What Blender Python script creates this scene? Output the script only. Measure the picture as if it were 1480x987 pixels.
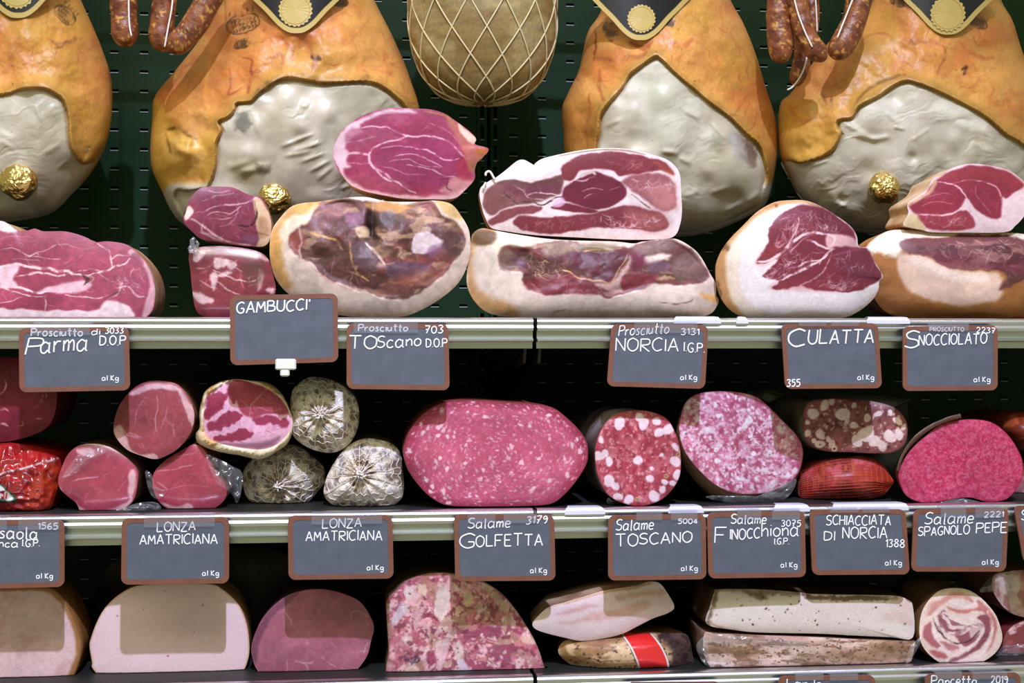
import bpy, math, random
import numpy as np

for o in list(bpy.data.objects):
    bpy.data.objects.remove(o)
SC = bpy.context.scene
COL = SC.collection

# ------------------------------------------------------------------ camera
FPX, D, ZC = 2000.0, 1.5, 1.35
TH = math.atan(0.105)
CAM = np.array([0.0, -D, ZC])
cam = bpy.data.cameras.new('camera')
cam.sensor_width = 36.0
cam.lens = FPX / 1480.0 * 36.0
cam.clip_start = 0.05
cam_o = bpy.data.objects.new('camera', cam)
COL.objects.link(cam_o)
cam_o.location = CAM
cam_o.rotation_euler = (math.radians(90), 0, -TH)
SC.camera = cam_o

# ------------------------------------------------------------------ world, lamps, exposure
SC.view_settings.view_transform = 'Standard'
SC.view_settings.look = 'None'
SC.view_settings.gamma = 1.0
SC.view_settings.use_curve_mapping = False
SC.view_settings.exposure = 0.0
SC.cycles.use_denoising = True
SC.cycles.max_bounces = 6
SC.cycles.diffuse_bounces = 3
SC.cycles.sample_clamp_indirect = 4.0

wd = bpy.data.worlds.new('shop_interior')
SC.world = wd
wd.use_nodes = True
bg = wd.node_tree.nodes['Background']
bg.inputs['Color'].default_value = (1.0, 1.0, 0.66, 1)
bg.inputs['Strength'].default_value = 0.38


def lamp(name, kind, loc, target, power, color, **kw):
    l = bpy.data.lights.new(name, kind)
    l.energy = power
    l.color = color
    for k, v in kw.items():
        setattr(l, k, v)
    o = bpy.data.objects.new(name, l)
    COL.objects.link(o)
    o.location = loc
    d = np.array(target, float) - np.array(loc, float)
    yaw = math.atan2(d[0], -d[1])
    pitch = math.acos(max(-1, min(1, -d[2] / np.linalg.norm(d))))
    o.rotation_euler = (-pitch, 0, math.pi + yaw) if False else look_euler(d)
    return o


def look_euler(d):
    from mathutils import Vector
    return Vector(d).to_track_quat('-Z', 'Y').to_euler()


# the counter's spotlight above the customer, and the shop's ceiling light panels
lamp('counter_spotlight', 'SPOT', (0.18, -2.3, ZC + 2.5), (0.14, 0.0, ZC - 0.5), 640, (0.60, 0.65, 1.0),
     spot_size=math.radians(42), spot_blend=0.8, shadow_soft_size=0.032)
lamp('ceiling_light_panel', 'AREA', (-0.5, -1.9, ZC + 1.75), (0.1, 0.1, ZC), 28, (1.0, 0.97, 0.72),
     shape='RECTANGLE', size=2.2, size_y=0.6)
lamp('added_highlight_strip', 'AREA', (0.1, -0.55, ZC + 1.35), (0.1, 0.05, ZC - .2), 7, (0.86, 0.84, 1.0), shape='RECTANGLE', size=2.4, size_y=0.05)  # added unseen strip lamp, gives the steel lips their pale highlights

# ------------------------------------------------------------------ pixel geometry


def P(px, py, Y):
    px = np.asarray(px, float)
    py = np.asarray(py, float)
    Y = np.asarray(Y, float)
    u = (px - 740.0) / FPX
    v = (493.5 - py) / FPX
    dx = math.sin(TH) + u * math.cos(TH)
    dy = math.cos(TH) - u * math.sin(TH)
    t = (Y + D) / dy
    return np.stack(np.broadcast_arrays(CAM[0] + dx * t, Y + 0 * dx, CAM[2] + v * t), -1)


CROPS = {'': (0, 0, 1), 'c1': (0, 0, .3445), 'c2': (200, 0, .3445), 'c3': (560, 0, .2431), 'c4': (780, 0, .3445),
         'c5': (1090, 0, .3445), 'c6': (0, 250, .3141), 'c7': (380, 140, .3445), 'c8': (660, 200, .2837),
         'd1': (1020, 220, .3108), 'd2': (0, 440, .2297), 'd3': (320, 400, .2432), 'd4': (660, 440, .2703),
         'd5': (1060, 440, .2838), 'd6': (0, 500, .2837), 'd7': (280, 520, .2634), 'd8': (570, 550, .2905),
         'e1': (960, 540, .3514), 'e2': (0, 720, .2705), 'e3': (330, 720, .2705), 'e4': (530, 720, .2705),
         'e5': (760, 720, .2705), 'e6': (990, 720, .2705), 'e7': (1240, 720, .2706), 'e8': (640, 80, .223)}


def A(c, s):
    """points written in the frame of one enlarged look at the photograph -> photo pixels"""
    x0, y0, k = CROPS[c]
    v = np.array([[float(a) for a in w.split(',')] for w in s.split()])
    return v * k + np.array([x0, y0])


def cr(pts, closed=True, per=8):
    pts = np.asarray(pts, float)
    n = len(pts)
    if n < 3 and not closed:
        t = np.linspace(0, 1, per + 1)[:, None]
        return pts[0] * (1 - t) + pts[-1] * t
    if closed:
        p0, p1, p2, p3 = np.roll(pts, 1, 0), pts, np.roll(pts, -1, 0), np.roll(pts, -2, 0)
    else:
        e = np.vstack([2 * pts[0] - pts[1], pts, 2 * pts[-1] - pts[-2]])
        p0, p1, p2, p3 = e[:-3], e[1:-2], e[2:-1], e[3:]
    out = []
    for t in np.arange(per) / per:
        out.append(0.5 * (2 * p1 + (p2 - p0) * t + (2 * p0 - 5 * p1 + 4 * p2 - p3) * t * t
                          + (3 * p1 - p0 - 3 * p2 + p3) * t ** 3))
    r = np.stack(out, 1).reshape(-1, pts.shape[1])
    if not closed:
        r = np.vstack([r, pts[-1]])
    return r


def resample(p, n, closed=True):
    q = np.vstack([p, p[:1]]) if closed else p
    s = np.r_[0, np.cumsum(np.linalg.norm(np.diff(q, axis=0), axis=1))]
    t = np.linspace(0, s[-1], n + 1)[:-1] if closed else np.linspace(0, s[-1], n)
    return np.stack([np.interp(t, s, q[:, i]) for i in range(q.shape[1])], -1)


# ------------------------------------------------------------------ noise
def _h(i, seed):
    h = np.full(i.shape[:-1], (seed * 2654435761 + 97) & 0xffffffff, np.uint64)
    for k in range(i.shape[-1]):
        h = (h ^ (i[..., k].astype(np.int64).astype(np.uint64) & np.uint64(0xffffffff))) * np.uint64(0x9E3779B1)
        h = (h & np.uint64(0xffffffff))
        h = h ^ (h >> np.uint64(15))
    h = (h * np.uint64(0x85EBCA6B)) & np.uint64(0xffffffff)
    h = h ^ (h >> np.uint64(13))
    return (h & np.uint64(0xffffff)).astype(float) / 0xffffff


def vn(p, seed=0):
    p = np.asarray(p, float)
    i = np.floor(p).astype(np.int64)
    f = p - i
    f = f * f * (3 - 2 * f)
    d = p.shape[-1]
    out = 0
    for c in range(2 ** d):
        o = np.array([(c >> k) & 1 for k in range(d)])
        w = np.prod(np.where(o == 1, f, 1 - f), axis=-1)
        out = out + w * _h(i + o, seed)
    return out


def fbm(p, oct=4, seed=0):
    p = np.asarray(p, float)
    s, a, tot = 0, 1.0, 0
    for k in range(oct):
        s = s + a * vn(p * (2 ** k) + 17.3 * k, seed + k)
        tot += a
        a *= 0.5
    return s / tot


def ss(a, b, x):
    t = np.clip((x - a) / (b - a), 0, 1)
    return t * t * (3 - 2 * t)


def sdist(x, y, poly):
    """signed distance to a closed polygon, negative inside"""
    a = poly
    b = np.roll(poly, -1, 0)
    out = np.empty(len(x))
    for s in range(0, len(x), 20000):
        X = x[s:s + 20000, None]
        Y = y[s:s + 20000, None]
        ex, ey = b[:, 0] - a[:, 0], b[:, 1] - a[:, 1]
        wx, wy = X - a[:, 0], Y - a[:, 1]
        t = np.clip((wx * ex + wy * ey) / (ex * ex + ey * ey + 1e-12), 0, 1)
        d = np.sqrt(np.min((wx - ex * t) ** 2 + (wy - ey * t) ** 2, axis=1))
        c = ((a[:, 1] <= Y) != (b[:, 1] <= Y)) & (X < a[:, 0] + ex * (Y - a[:, 1]) / np.where(ey == 0, 1e-12, ey))
        out[s:s + 20000] = np.where(c.sum(1) % 2 == 1, -d, d)
    return out


def s2l(c):
    c = np.clip(np.asarray(c, float) / 255.0, 0, 1)
    return np.where(c <= 0.04045, c / 12.92, ((c + 0.055) / 1.055) ** 2.4)


# ------------------------------------------------------------------ painter: lays natural markings on a surface, vertex by vertex
class Paint:
    def __init__(s, x, y, base=None, seed=1, warp=2.0, wscale=14.0):
        s.x0, s.y0 = x, y
        q = np.stack([x, y], -1) / wscale
        s.x = x + (fbm(q, 3, seed + 50) - .5) * 2 * warp
        s.y = y + (fbm(q, 3, seed + 80) - .5) * 2 * warp
        s.c = np.zeros((len(x), 3))
        s.seed = seed
        s.rng = random.Random(seed)
        s.hi = np.zeros(len(x))
        if base is not None:
            s.c[:] = base

    def mix(s, w, col, sel=None):
        col = np.asarray(col, float)
        if sel is None:
            s.c = s.c * (1 - w[:, None]) + col * w[:, None]
        else:
            s.c[sel] = s.c[sel] * (1 - w[:, None]) + col * w[:, None]

    def R(s, c, pts, col, soft=1.6, a=1.0, tex=0, grow=0):
        p = A(c, pts) if isinstance(pts, str) else np.asarray(pts, float)
        p = cr(p, True, 4)
        m = 3 + soft * 2 + abs(grow) + tex * 2
        sel = np.nonzero((s.x > p[:, 0].min() - m) & (s.x < p[:, 0].max() + m) & (s.y > p[:, 1].min() - m) & (s.y < p[:, 1].max() + m))[0]
        if not len(sel):
            return
        d = sdist(s.x[sel], s.y[sel], p) - grow
        if tex:
            d = d + (fbm(np.stack([s.x[sel], s.y[sel]], -1) / 5.0, 3, s.seed + 7) - .5) * 2 * tex
        s.mix(ss(soft, -soft, d) * a, col, sel)

    def S(s, c, pts, w, col, a=1.0, soft=0.9, taper=0.35, warp=True):
        p = A(c, pts) if isinstance(pts, str) else np.asarray(pts, float)
        p = cr(p, False, 6)
        X, Y = (s.x, s.y) if warp else (s.x0, s.y0)
        m = w + 3
        sel = np.nonzero((X > p[:, 0].min() - m) & (X < p[:, 0].max() + m) & (Y > p[:, 1].min() - m) & (Y < p[:, 1].max() + m))[0]
        if not len(sel):
            return
        A0, B0 = p[:-1], p[1:]
        e = B0 - A0
        n = len(e)
        x, y = X[sel, None], Y[sel, None]
        best = np.full(len(sel), -9.0)
        wx, wy = x - A0[:, 0], y - A0[:, 1]
        t = np.clip((wx * e[:, 0] + wy * e[:, 1]) / (np.sum(e * e, 1) + 1e-9), 0, 1)
        d = np.sqrt((wx - e[:, 0] * t) ** 2 + (wy - e[:, 1] * t) ** 2)
        u = (np.arange(n) + t) / n
        hw = w * .5 * (1 - taper * np.abs(2 * u - 1) ** 2)
        best = np.max(hw - d, axis=1)
        al = ss(-soft, soft, best) * a
        if warp:
            q = np.stack([s.x0[sel], s.y0[sel]], -1)
            al = al * (.35 + .65 * ss(.30, .52, fbm(q / 8.0, 2, s.seed + 3)))
        s.mix(al, col, sel)

    def N(s, scale, col, lo=.5, hi=.75, a=.6, poly=None, stretch=(1, 1), seed=0, oct=4):
        q = np.stack([s.x / scale / stretch[0], s.y / scale / stretch[1]], -1)
        w = ss(lo, hi, fbm(q, oct, s.seed + 11 + seed)) * a
        if poly is not None:
            w = w * ss(2, -3, sdist(s.x, s.y, cr(poly, True, 4)))
        s.mix(w, col)

    def T(s):
        """cured lean runs darker than fat"""
        k = .80 + .17 * np.clip((s.c[:, 1] - 60) / 120.0, 0, 1)
        s.c = s.c * k[:, None]

    def V(s, amt=.06, scale=6):
        """light and dark variation of the tissue"""
        f = fbm(np.stack([s.x, s.y], -1) / scale, 4, s.seed + 31) - .5
        f = f + 1.1 * (fbm(np.stack([s.x / 1.6, s.y], -1) / 34, 3, s.seed + 37) - .5)
        s.c = np.clip(s.c * (1 + 2 * amt * f)[:, None], 0, 255)

    def marble(s, poly, n, ln, w, col, ang=None, spread=.6, a=.8, step=4.0, branch=.25, seed=0):
        """branching veins of fat grown inside a region"""
        rng = random.Random(s.seed * 31 + seed)
        p = cr(poly, True, 4)
        lo, hi = p.min(0), p.max(0)
        made = 0
        tries = 0
        todo = []
        while made < n and tries < n * 20:
            tries += 1
            x, y = rng.uniform(lo[0], hi[0]), rng.uniform(lo[1], hi[1])
            if sdist(np.array([x]), np.array([y]), p)[0] > -2:
                continue
            made += 1
            h = (rng.uniform(0, 6.283) if ang is None else ang + rng.gauss(0, spread))
            todo.append((x, y, h, ln * rng.uniform(.4, 1.2), w * rng.uniform(.6, 1.2), 0))
        while todo:
            x, y, h, L, ww, dep = todo.pop()
            path = [(x, y)]
            d = 0
            while d < L:
                h += rng.gauss(0, .35)
                x += math.cos(h) * step
                y += math.sin(h) * step
                d += step
                path.append((x, y))
                if dep < 2 and rng.random() < branch:
                    todo.append((x, y, h + rng.choice((-1, 1)) * rng.uniform(.5, 1.2), L * .45, ww * .7, dep + 1))
            path = np.array(path)
            inside = sdist(path[:, 0], path[:, 1], p) < 0
            if not inside.all():
                k = int(np.argmin(inside))
                path = path[:k]
            if len(path) > 2:
                s.S('', path, ww, col, a=a * rng.uniform(.5, 1), taper=.8)

    def specks(s, n, r, col, poly=None, asp=(1, 1.8), a=.9, seed=0, ang=None, jag=.25, gap=0.0, soft=.7, rim=None):
        """separate chips (fat cubes, peppercorns) set in a region"""
        rng = random.Random(s.seed * 17 + seed)
        lo = (s.x.min(), s.y.min()) if poly is None else poly.min(0)
        hi = (s.x.max(), s.y.max()) if poly is None else poly.max(0)
        pp = None if poly is None else cr(poly, True, 4)
        put = []
        tries = 0
        while len(put) < n and tries < n * 25:
            tries += 1
            x, y = rng.uniform(lo[0], hi[0]), rng.uniform(lo[1], hi[1])
            rr = rng.uniform(*r) if rng.random() < .6 else r[0] + (r[1] - r[0]) * rng.random() ** 2.5
            if pp is not None and sdist(np.array([x]), np.array([y]), pp)[0] > -rr * .4:
                continue
            if gap and any((x - q[0]) ** 2 + (y - q[1]) ** 2 < (gap * (rr + q[2])) ** 2 for q in put[-400:]):
                continue
            put.append((x, y, rr))
            k = rng.uniform(*asp)
            th = rng.uniform(0, 3.1416) if ang is None else (ang(x, y) + rng.gauss(0, .35))
            m = rr * k + 3
            sel = np.nonzero((np.abs(s.x0 - x) < m) & (np.abs(s.y0 - y) < m))[0]
            if not len(sel):
                continue
            dx, dy = s.x0[sel] - x, s.y0[sel] - y
            u = (dx * math.cos(th) + dy * math.sin(th)) / (rr * math.sqrt(k))
            v = (-dx * math.sin(th) + dy * math.cos(th)) / (rr / math.sqrt(k))
            aa = np.arctan2(v, u)
            p1, p2 = rng.uniform(0, 6.28), rng.uniform(0, 6.28)
            R = 1 + jag * (.6 * np.sin(2 * aa + p1) + .5 * np.sin(3 * aa + p2))
            d = (R - np.sqrt(u * u + v * v)) * rr
            if rim is not None:
                s.mix(ss(-soft - 1.2, soft - 1.2, d) * a * .7, rim, sel)
            s.mix(ss(-soft, soft, d) * a, np.asarray(col, float) * rng.uniform(.94, 1.04), sel)


# ------------------------------------------------------------------ meshes
def build(name, V, quads=None, tris=None, mat=None, parent=None, origin=(0, 0, 0), col=None, smooth=True, mats=None, mi=None):
    V = np.asarray(V, float) - np.asarray(origin, float)
    me = bpy.data.meshes.new(name)
    nq = 0 if quads is None else len(quads)
    nt = 0 if tris is None else len(tris)
    me.vertices.add(len(V))
    me.vertices.foreach_set('co', V.astype(np.float32).ravel())
    li = np.concatenate([np.asarray(quads, np.int32).ravel() if nq else np.zeros(0, np.int32),
                         np.asarray(tris, np.int32).ravel() if nt else np.zeros(0, np.int32)])
    me.loops.add(len(li))
    me.loops.foreach_set('vertex_index', li)
    me.polygons.add(nq + nt)
    st = np.r_[np.arange(nq) * 4, nq * 4 + np.arange(nt) * 3].astype(np.int32)
    me.polygons.foreach_set('loop_start', st)
    me.update(calc_edges=True)
    me.validate()
    me.polygons.foreach_set('use_smooth', np.full(len(me.polygons), smooth))
    if col is not None:
        at = me.color_attributes.new('Col', 'FLOAT_COLOR', 'POINT')
        c = np.ones((len(V), 4), np.float32)
        c[:, :3] = s2l(col)
        at.data.foreach_set('color', c.ravel())
    for m in (mats or ([mat] if mat else [])):
        me.materials.append(m)
    if mi is not None:
        me.polygons.foreach_set('material_index', np.asarray(mi, np.int32))
    ob = bpy.data.objects.new(name, me)
    COL.objects.link(ob)
    if parent is not None:
        ob.parent = parent
    else:
        ob.location = origin
    return ob


class MB:
    """collects pieces of ONE mesh"""

    def __init__(s):
        s.v, s.q, s.t, s.n, s.c = [], [], [], 0, []

    def add(s, v, q=None, t=None, col=None):
        v = np.asarray(v, float)
        s.v.append(v)
        if q is not None and len(q):
            s.q.append(np.asarray(q) + s.n)
        if t is not None and len(t):
            s.t.append(np.asarray(t) + s.n)
        s.c.append(np.broadcast_to(np.asarray(col if col is not None else (128, 128, 128), float), v.shape))
        s.n += len(v)

    def box(s, lo, hi, col=None):
        x0, y0, z0 = lo
        x1, y1, z1 = hi
        v = [(x0, y0, z0), (x1, y0, z0), (x1, y1, z0), (x0, y1, z0), (x0, y0, z1), (x1, y0, z1), (x1, y1, z1), (x0, y1, z1)]
        s.add(v, [(0, 3, 2, 1), (4, 5, 6, 7), (0, 1, 5, 4), (1, 2, 6, 5), (2, 3, 7, 6), (3, 0, 4, 7)], col=col)

    def tube(s, path, r, seg=8, flat=1.0, col=None, caps=True, fine=0):
        path = np.asarray(path, float)
        if fine:
            Ls = np.linalg.norm(np.diff(path, axis=0), axis=1).sum()
            path = resample(path, max(4, int(Ls / fine)), False)
        n = len(path)
        r = np.broadcast_to(np.asarray(r, float), (n,))
        T = np.gradient(path, axis=0)
        T /= (np.linalg.norm(T, axis=1)[:, None] + 1e-12)
        up = np.array([0, 1.0, 0]) if abs(T[:, 1]).mean() < .7 else np.array([1.0, 0, 0])
        Bn = np.cross(T, up)
        Bn /= (np.linalg.norm(Bn, axis=1)[:, None] + 1e-12)
        Nn = np.cross(Bn, T)
        a = np.arange(seg) * 2 * math.pi / seg
        ring = (Bn[:, None, :] * np.cos(a)[None, :, None] + flat * Nn[:, None, :] * np.sin(a)[None, :, None])
        v = path[:, None, :] + ring * r[:, None, None]
        i = np.arange(n - 1)[:, None] * seg
        j = np.arange(seg)[None, :]
        j2 = (j + 1) % seg
        q = np.stack([i + j, i + j2, i + seg + j2, i + seg + j], -1).reshape(-1, 4)
        v = v.reshape(-1, 3)
        t = []
        if caps:
            v = np.vstack([v, path[0], path[-1]])
            c0, c1 = n * seg, n * seg + 1
            for k in range(seg):
                t.append((c0, (k + 1) % seg, k))
                t.append((c1, (n - 1) * seg + k, (n - 1) * seg + (k + 1) % seg))
        cc = col
        if col is not None and np.ndim(col) == 2:
            cc = np.repeat(np.asarray(col, float), seg, 0)
            if caps:
                cc = np.vstack([cc, col[0], col[-1]])
        s.add(v, q, t, cc)

    def make(s, name, mat, parent=None, origin=(0, 0, 0), smooth=True, col=False):
        return build(name, np.vstack(s.v), np.vstack(s.q) if s.q else None, np.vstack(s.t) if s.t else None, mat, parent, origin,
                     np.vstack(s.c) if col else None, smooth)


def thing(name, label, cat, loc, group=None):
    o = bpy.data.objects.new(name, None)
    o.empty_display_size = 0.02
    COL.objects.link(o)
    o.location = loc
    return tag(o, label, cat, group)


def tag(o, label=None, cat=None, group=None, kind=None):
    if label:
        o['label'] = label
    if cat:
        o['category'] = cat
    if group:
        o['group'] = group
    if kind:
        o['kind'] = kind
    return o


# ------------------------------------------------------------------ materials
def mat_base(name):
    m = bpy.data.materials.new(name)
    m.use_nodes = True
    return m, m.node_tree.nodes, m.node_tree.links, m.node_tree.nodes['Principled BSDF']


def vmat(name, rough=.4, bscale=300, bstr=.15, spec=.5, coat=0.0, nscale=500, namt=.1, bdist=.001, metal=0.0, crough=.08):
    m, N, L, b = mat_base(name)
    at = N.new('ShaderNodeAttribute')
    at.attribute_name = 'Col'
    tc = N.new('ShaderNodeTexCoord')
    nz = N.new('ShaderNodeTexNoise')
    nz.inputs['Scale'].default_value = nscale
    nz.inputs['Detail'].default_value = 3
    mr = N.new('ShaderNodeMapRange')
    mr.inputs['From Min'].default_value = .25
    mr.inputs['From Max'].default_value = .75
    mr.inputs['To Min'].default_value = 1 - namt
    mr.inputs['To Max'].default_value = 1 + namt
    vm = N.new('ShaderNodeVectorMath')
    vm.operation = 'SCALE'
    L.new(tc.outputs['Object'], nz.inputs['Vector'])
    L.new(nz.outputs['Fac'], mr.inputs['Value'])
    L.new(at.outputs['Color'], vm.inputs[0])
    L.new(mr.outputs['Result'], vm.inputs['Scale'])
    L.new(vm.outputs['Vector'], b.inputs['Base Color'])
    b.inputs['Roughness'].default_value = rough
    b.inputs['Specular IOR Level'].default_value = spec
    b.inputs['Coat Weight'].default_value = coat
    b.inputs['Coat Roughness'].default_value = crough
    b.inputs['Metallic'].default_value = metal
    if bstr:
        n2 = N.new('ShaderNodeTexNoise')
        n2.inputs['Scale'].default_value = bscale
        n2.inputs['Detail'].default_value = 4
        bp = N.new('ShaderNodeBump')
        bp.inputs['Strength'].default_value = bstr
        bp.inputs['Distance'].default_value = bdist
        L.new(tc.outputs['Object'], n2.inputs['Vector'])
        L.new(n2.outputs['Fac'], bp.inputs['Height'])
        L.new(bp.outputs['Normal'], b.inputs['Normal'])
    return m


def smat(name, rgb, rough=.5, metal=0.0, spec=.5, coat=0.0, bscale=0, bstr=0, nscale=0, rgb2=None, bdist=.001, lo=.35, hi=.65):
    m, N, L, b = mat_base(name)
    b.inputs['Base Color'].default_value = (*s2l(rgb), 1)
    b.inputs['Roughness'].default_value = rough
    b.inputs['Metallic'].default_value = metal
    b.inputs['Specular IOR Level'].default_value = spec
    b.inputs['Coat Weight'].default_value = coat
    tc = N.new('ShaderNodeTexCoord')
    if rgb2 is not None:
        nz = N.new('ShaderNodeTexNoise')
        nz.inputs['Scale'].default_value = nscale
        nz.inputs['Detail'].default_value = 4
        cr_ = N.new('ShaderNodeValToRGB')
        cr_.color_ramp.elements[0].position = lo
        cr_.color_ramp.elements[1].position = hi
        cr_.color_ramp.elements[0].color = (*s2l(rgb), 1)
        cr_.color_ramp.elements[1].color = (*s2l(rgb2), 1)
        L.new(tc.outputs['Object'], nz.inputs['Vector'])
        L.new(nz.outputs['Fac'], cr_.inputs['Fac'])
        L.new(cr_.outputs['Color'], b.inputs['Base Color'])
    if bstr:
        n2 = N.new('ShaderNodeTexNoise')
        n2.inputs['Scale'].default_value = bscale
        n2.inputs['Detail'].default_value = 4
        bp = N.new('ShaderNodeBump')
        bp.inputs['Strength'].default_value = bstr
        bp.inputs['Distance'].default_value = bdist
        L.new(tc.outputs['Object'], n2.inputs['Vector'])
        L.new(n2.outputs['Fac'], bp.inputs['Height'])
        L.new(bp.outputs['Normal'], b.inputs['Normal'])
    return m


def film_mat(name, tint=(1, 1, 1), clear=.82, rough=.12, gloss=.45):
    m, N, L, b = mat_base(name)
    out = [n for n in N if n.type == 'OUTPUT_MATERIAL'][0]
    df = N.new('ShaderNodeBsdfTranslucent')
    df.inputs['Color'].default_value = (.85, .85, .9, 1)
    dd = N.new('ShaderNodeBsdfDiffuse')
    dd.inputs['Color'].default_value = (.85, .85, .9, 1)
    m1 = N.new('ShaderNodeMixShader')
    m1.inputs['Fac'].default_value = .6
    L.new(df.outputs[0], m1.inputs[1])
    L.new(dd.outputs[0], m1.inputs[2])
    tr = N.new('ShaderNodeBsdfTransparent')
    tr.inputs['Color'].default_value = (*tint, 1)
    gl = N.new('ShaderNodeBsdfGlossy')
    gl.inputs['Roughness'].default_value = rough
    gl.inputs['Color'].default_value = (.9, .9, .95, 1)
    mx = N.new('ShaderNodeMixShader')
    mx.inputs['Fac'].default_value = 1 - clear
    L.new(tr.outputs[0], mx.inputs[1])
    m2 = N.new('ShaderNodeMixShader')
    m2.inputs['Fac'].default_value = gloss
    L.new(m1.outputs[0], m2.inputs[1])
    L.new(gl.outputs[0], m2.inputs[2])
    L.new(m2.outputs[0], mx.inputs[2])
    L.new(mx.outputs[0], out.inputs['Surface'])
    N.remove(b)
    return m


M = {
    'cut': vmat('cut_meat', rough=.4, bscale=350, bstr=.15, spec=.3, nscale=700, namt=.12),
    'dry': vmat('dried_meat', rough=.46, bscale=160, bstr=.22, spec=.32, nscale=300, namt=.08, bdist=.001),
    'wrapcut': vmat('cut_meat_under_film', rough=.3, bscale=150, bstr=.12, spec=.5, coat=.8, nscale=700, namt=.1, crough=.12),
    'paste': vmat('salami_paste', rough=.45, bscale=600, bstr=.15, spec=.28, nscale=900, namt=.12),
    'rind': vmat('rind', rough=.42, bscale=120, bstr=.25, spec=.45, nscale=160, namt=.12),
    'skin': vmat('cured_skin', rough=.42, bscale=130, bstr=.14, spec=.4, nscale=180, namt=.12),
    'lard': vmat('lard_coat', rough=.38, bscale=30, bstr=.06, spec=.4, nscale=120, namt=.05, bdist=.002),
    'casing': vmat('casing', rough=.5, bscale=200, bstr=.4, spec=.4, nscale=250, namt=.2),
    'string': smat('butcher_string', (225, 215, 190), rough=.8),
    'net': smat('net_cord', (205, 190, 145), rough=.8),
    'whitenet': smat('white_net', (232, 222, 212), rough=.8),
    'rednet': smat('red_net', (196, 62, 36), rough=.5),
    'foil': smat('gold_foil', (226, 196, 122), rough=.3, metal=1.0, bscale=70, bstr=.7, bdist=.004),
    'film': film_mat('clear_film', clear=.80, rough=.2),
    'clip': film_mat('clear_plastic', (.95, .95, .98), clear=.86, rough=.14),
    'metal': smat('brushed_steel', (222, 220, 226), rough=.3, metal=1.0, bscale=40, bstr=.03),
    'deck': smat('black_shelf_deck', (24, 26, 24), rough=.55, nscale=30, rgb2=(30, 32, 29)),
    'panel': smat('dark_green_panel', (20, 46, 21), rough=.5, spec=.15, nscale=6, rgb2=(25, 52, 27)),
    'slot_lip': smat('lit_slot_lip', (150, 160, 156), rough=.4),  # pale grey puts the light caught on the slot lips into their colour
    'slate': smat('chalkboard', (78, 82, 94), rough=.6, nscale=60, rgb2=(90, 94, 106), lo=.3, hi=.75),
    'board_edge': smat('brown_board', (122, 76, 58), rough=.55, nscale=90, rgb2=(112, 68, 52)),
    'chalk': smat('white_chalk', (240, 240, 242), rough=.9),
    'gold': smat('gold_print', (190, 165, 95), rough=.4, spec=.5),
    'black': smat('black_print', (22, 24, 28), rough=.35),
}

# ------------------------------------------------------------------ the case: back panel, post, shelves
XL, XR = -0.95, 1.35
YB = 0.50


def zlip(py):
    return float(P(740, py, 0.0)[2])


def slotted(mb, x0, x1, z0, z1, Y, px, pz, w, h, depth, lip=True):
    """a sheet with real slots pressed through it"""
    nx = max(1, int((x1 - x0) / px))
    nz = max(1, int((z1 - z0) / pz))
    px, pz = (x1 - x0) / nx, (z1 - z0) / nz
    V, Q, mi = [], [], []
    for i in range(nx):
        for k in range(nz):
            a, b = x0 + i * px, x0 + (i + 1) * px
            c, d = z0 + k * pz, z0 + (k + 1) * pz
            u0, u1 = (a + b - w) / 2, (a + b + w) / 2
            v0, v1 = (c + d - h) / 2, (c + d + h) / 2
            n = len(V)
            V += [(a, Y, c), (b, Y, c), (b, Y, d), (a, Y, d), (u0, Y, v0), (u1, Y, v0), (u1, Y, v1), (u0, Y, v1),
                  (u0, Y + depth, v0), (u1, Y + depth, v0), (u1, Y + depth, v1), (u0, Y + depth, v1)]
            for e in range(4):
                f = (e + 1) % 4
                Q.append((n + e, n + f, n + 4 + f, n + 4 + e))
                Q.append((n + 4 + e, n + 4 + f, n + 8 + f, n + 8 + e))
            Q.append((n + 8, n + 9, n + 10, n + 11))
            mi += [0] * 9
            if lip:  # raised lip added to carry the bright dash of caught light
                n = len(V)
                V += [(u0, Y - .0009, v0 - .0013), (u1, Y - .0009, v0 - .0013), (u1, Y - .0009, v0), (u0, Y - .0009, v0), (u1, Y + .0001, v0), (u0, Y + .0001, v0), (u0, Y + .0001, v0 - .0013), (u1, Y + .0001, v0 - .0013)]
                Q += [(n, n + 1, n + 2, n + 3), (n + 3, n + 2, n + 4, n + 5), (n + 6, n + 7, n + 1, n)]
                mi += [1] * 3
    mb.add(V, Q)
    mb.mi = getattr(mb, 'mi', []) + mi


ZB, ZT = ZC - 0.62, ZC + 0.56
xs = float(P(706, 250, YB)[0])
mb = MB()
slotted(mb, XL, xs - 0.016, ZB, ZT, YB, .040, .0273, .0115, .0036, .006)
slotted(mb, xs + 0.016, XR, ZB, ZT, YB, .040, .0273, .0115, .0036, .006)
o = mb.make('wall_back', M['panel'], smooth=False)
o.data.materials.append(M['slot_lip'])
o.data.polygons.foreach_set('material_index', np.array(mb.mi, np.int32))
tag(o, kind='structure')
mb = MB()
for s in (-1, 1):
    xa, xb = sorted((xs + s * .0165, xs + s * .0025))
    slotted(mb, xa, xb, ZB, ZT, YB - .004, .014, .030, .0055, .021, .008, True)
    mb.mi2 = getattr(mb, 'mi2', []) + mb.mi[len(getattr(mb, 'mi_seen', [])):] + [0, 0]
    mb.mi_seen = list(mb.mi)
    xc = xs + s * .0165
    mb.add([(xc, YB - .004, ZB), (xc, YB + .01, ZB), (xc, YB + .01, ZT), (xc, YB - .004, ZT)], [(0, 1, 2, 3) if s > 0 else (3, 2, 1, 0)])
    xc = xs + s * .0025
    mb.add([(xc, YB - .004, ZB), (xc, YB + .01, ZB), (xc, YB + .01, ZT), (xc, YB - .004, ZT)], [(3, 2, 1, 0) if s > 0 else (0, 1, 2, 3)])
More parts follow.
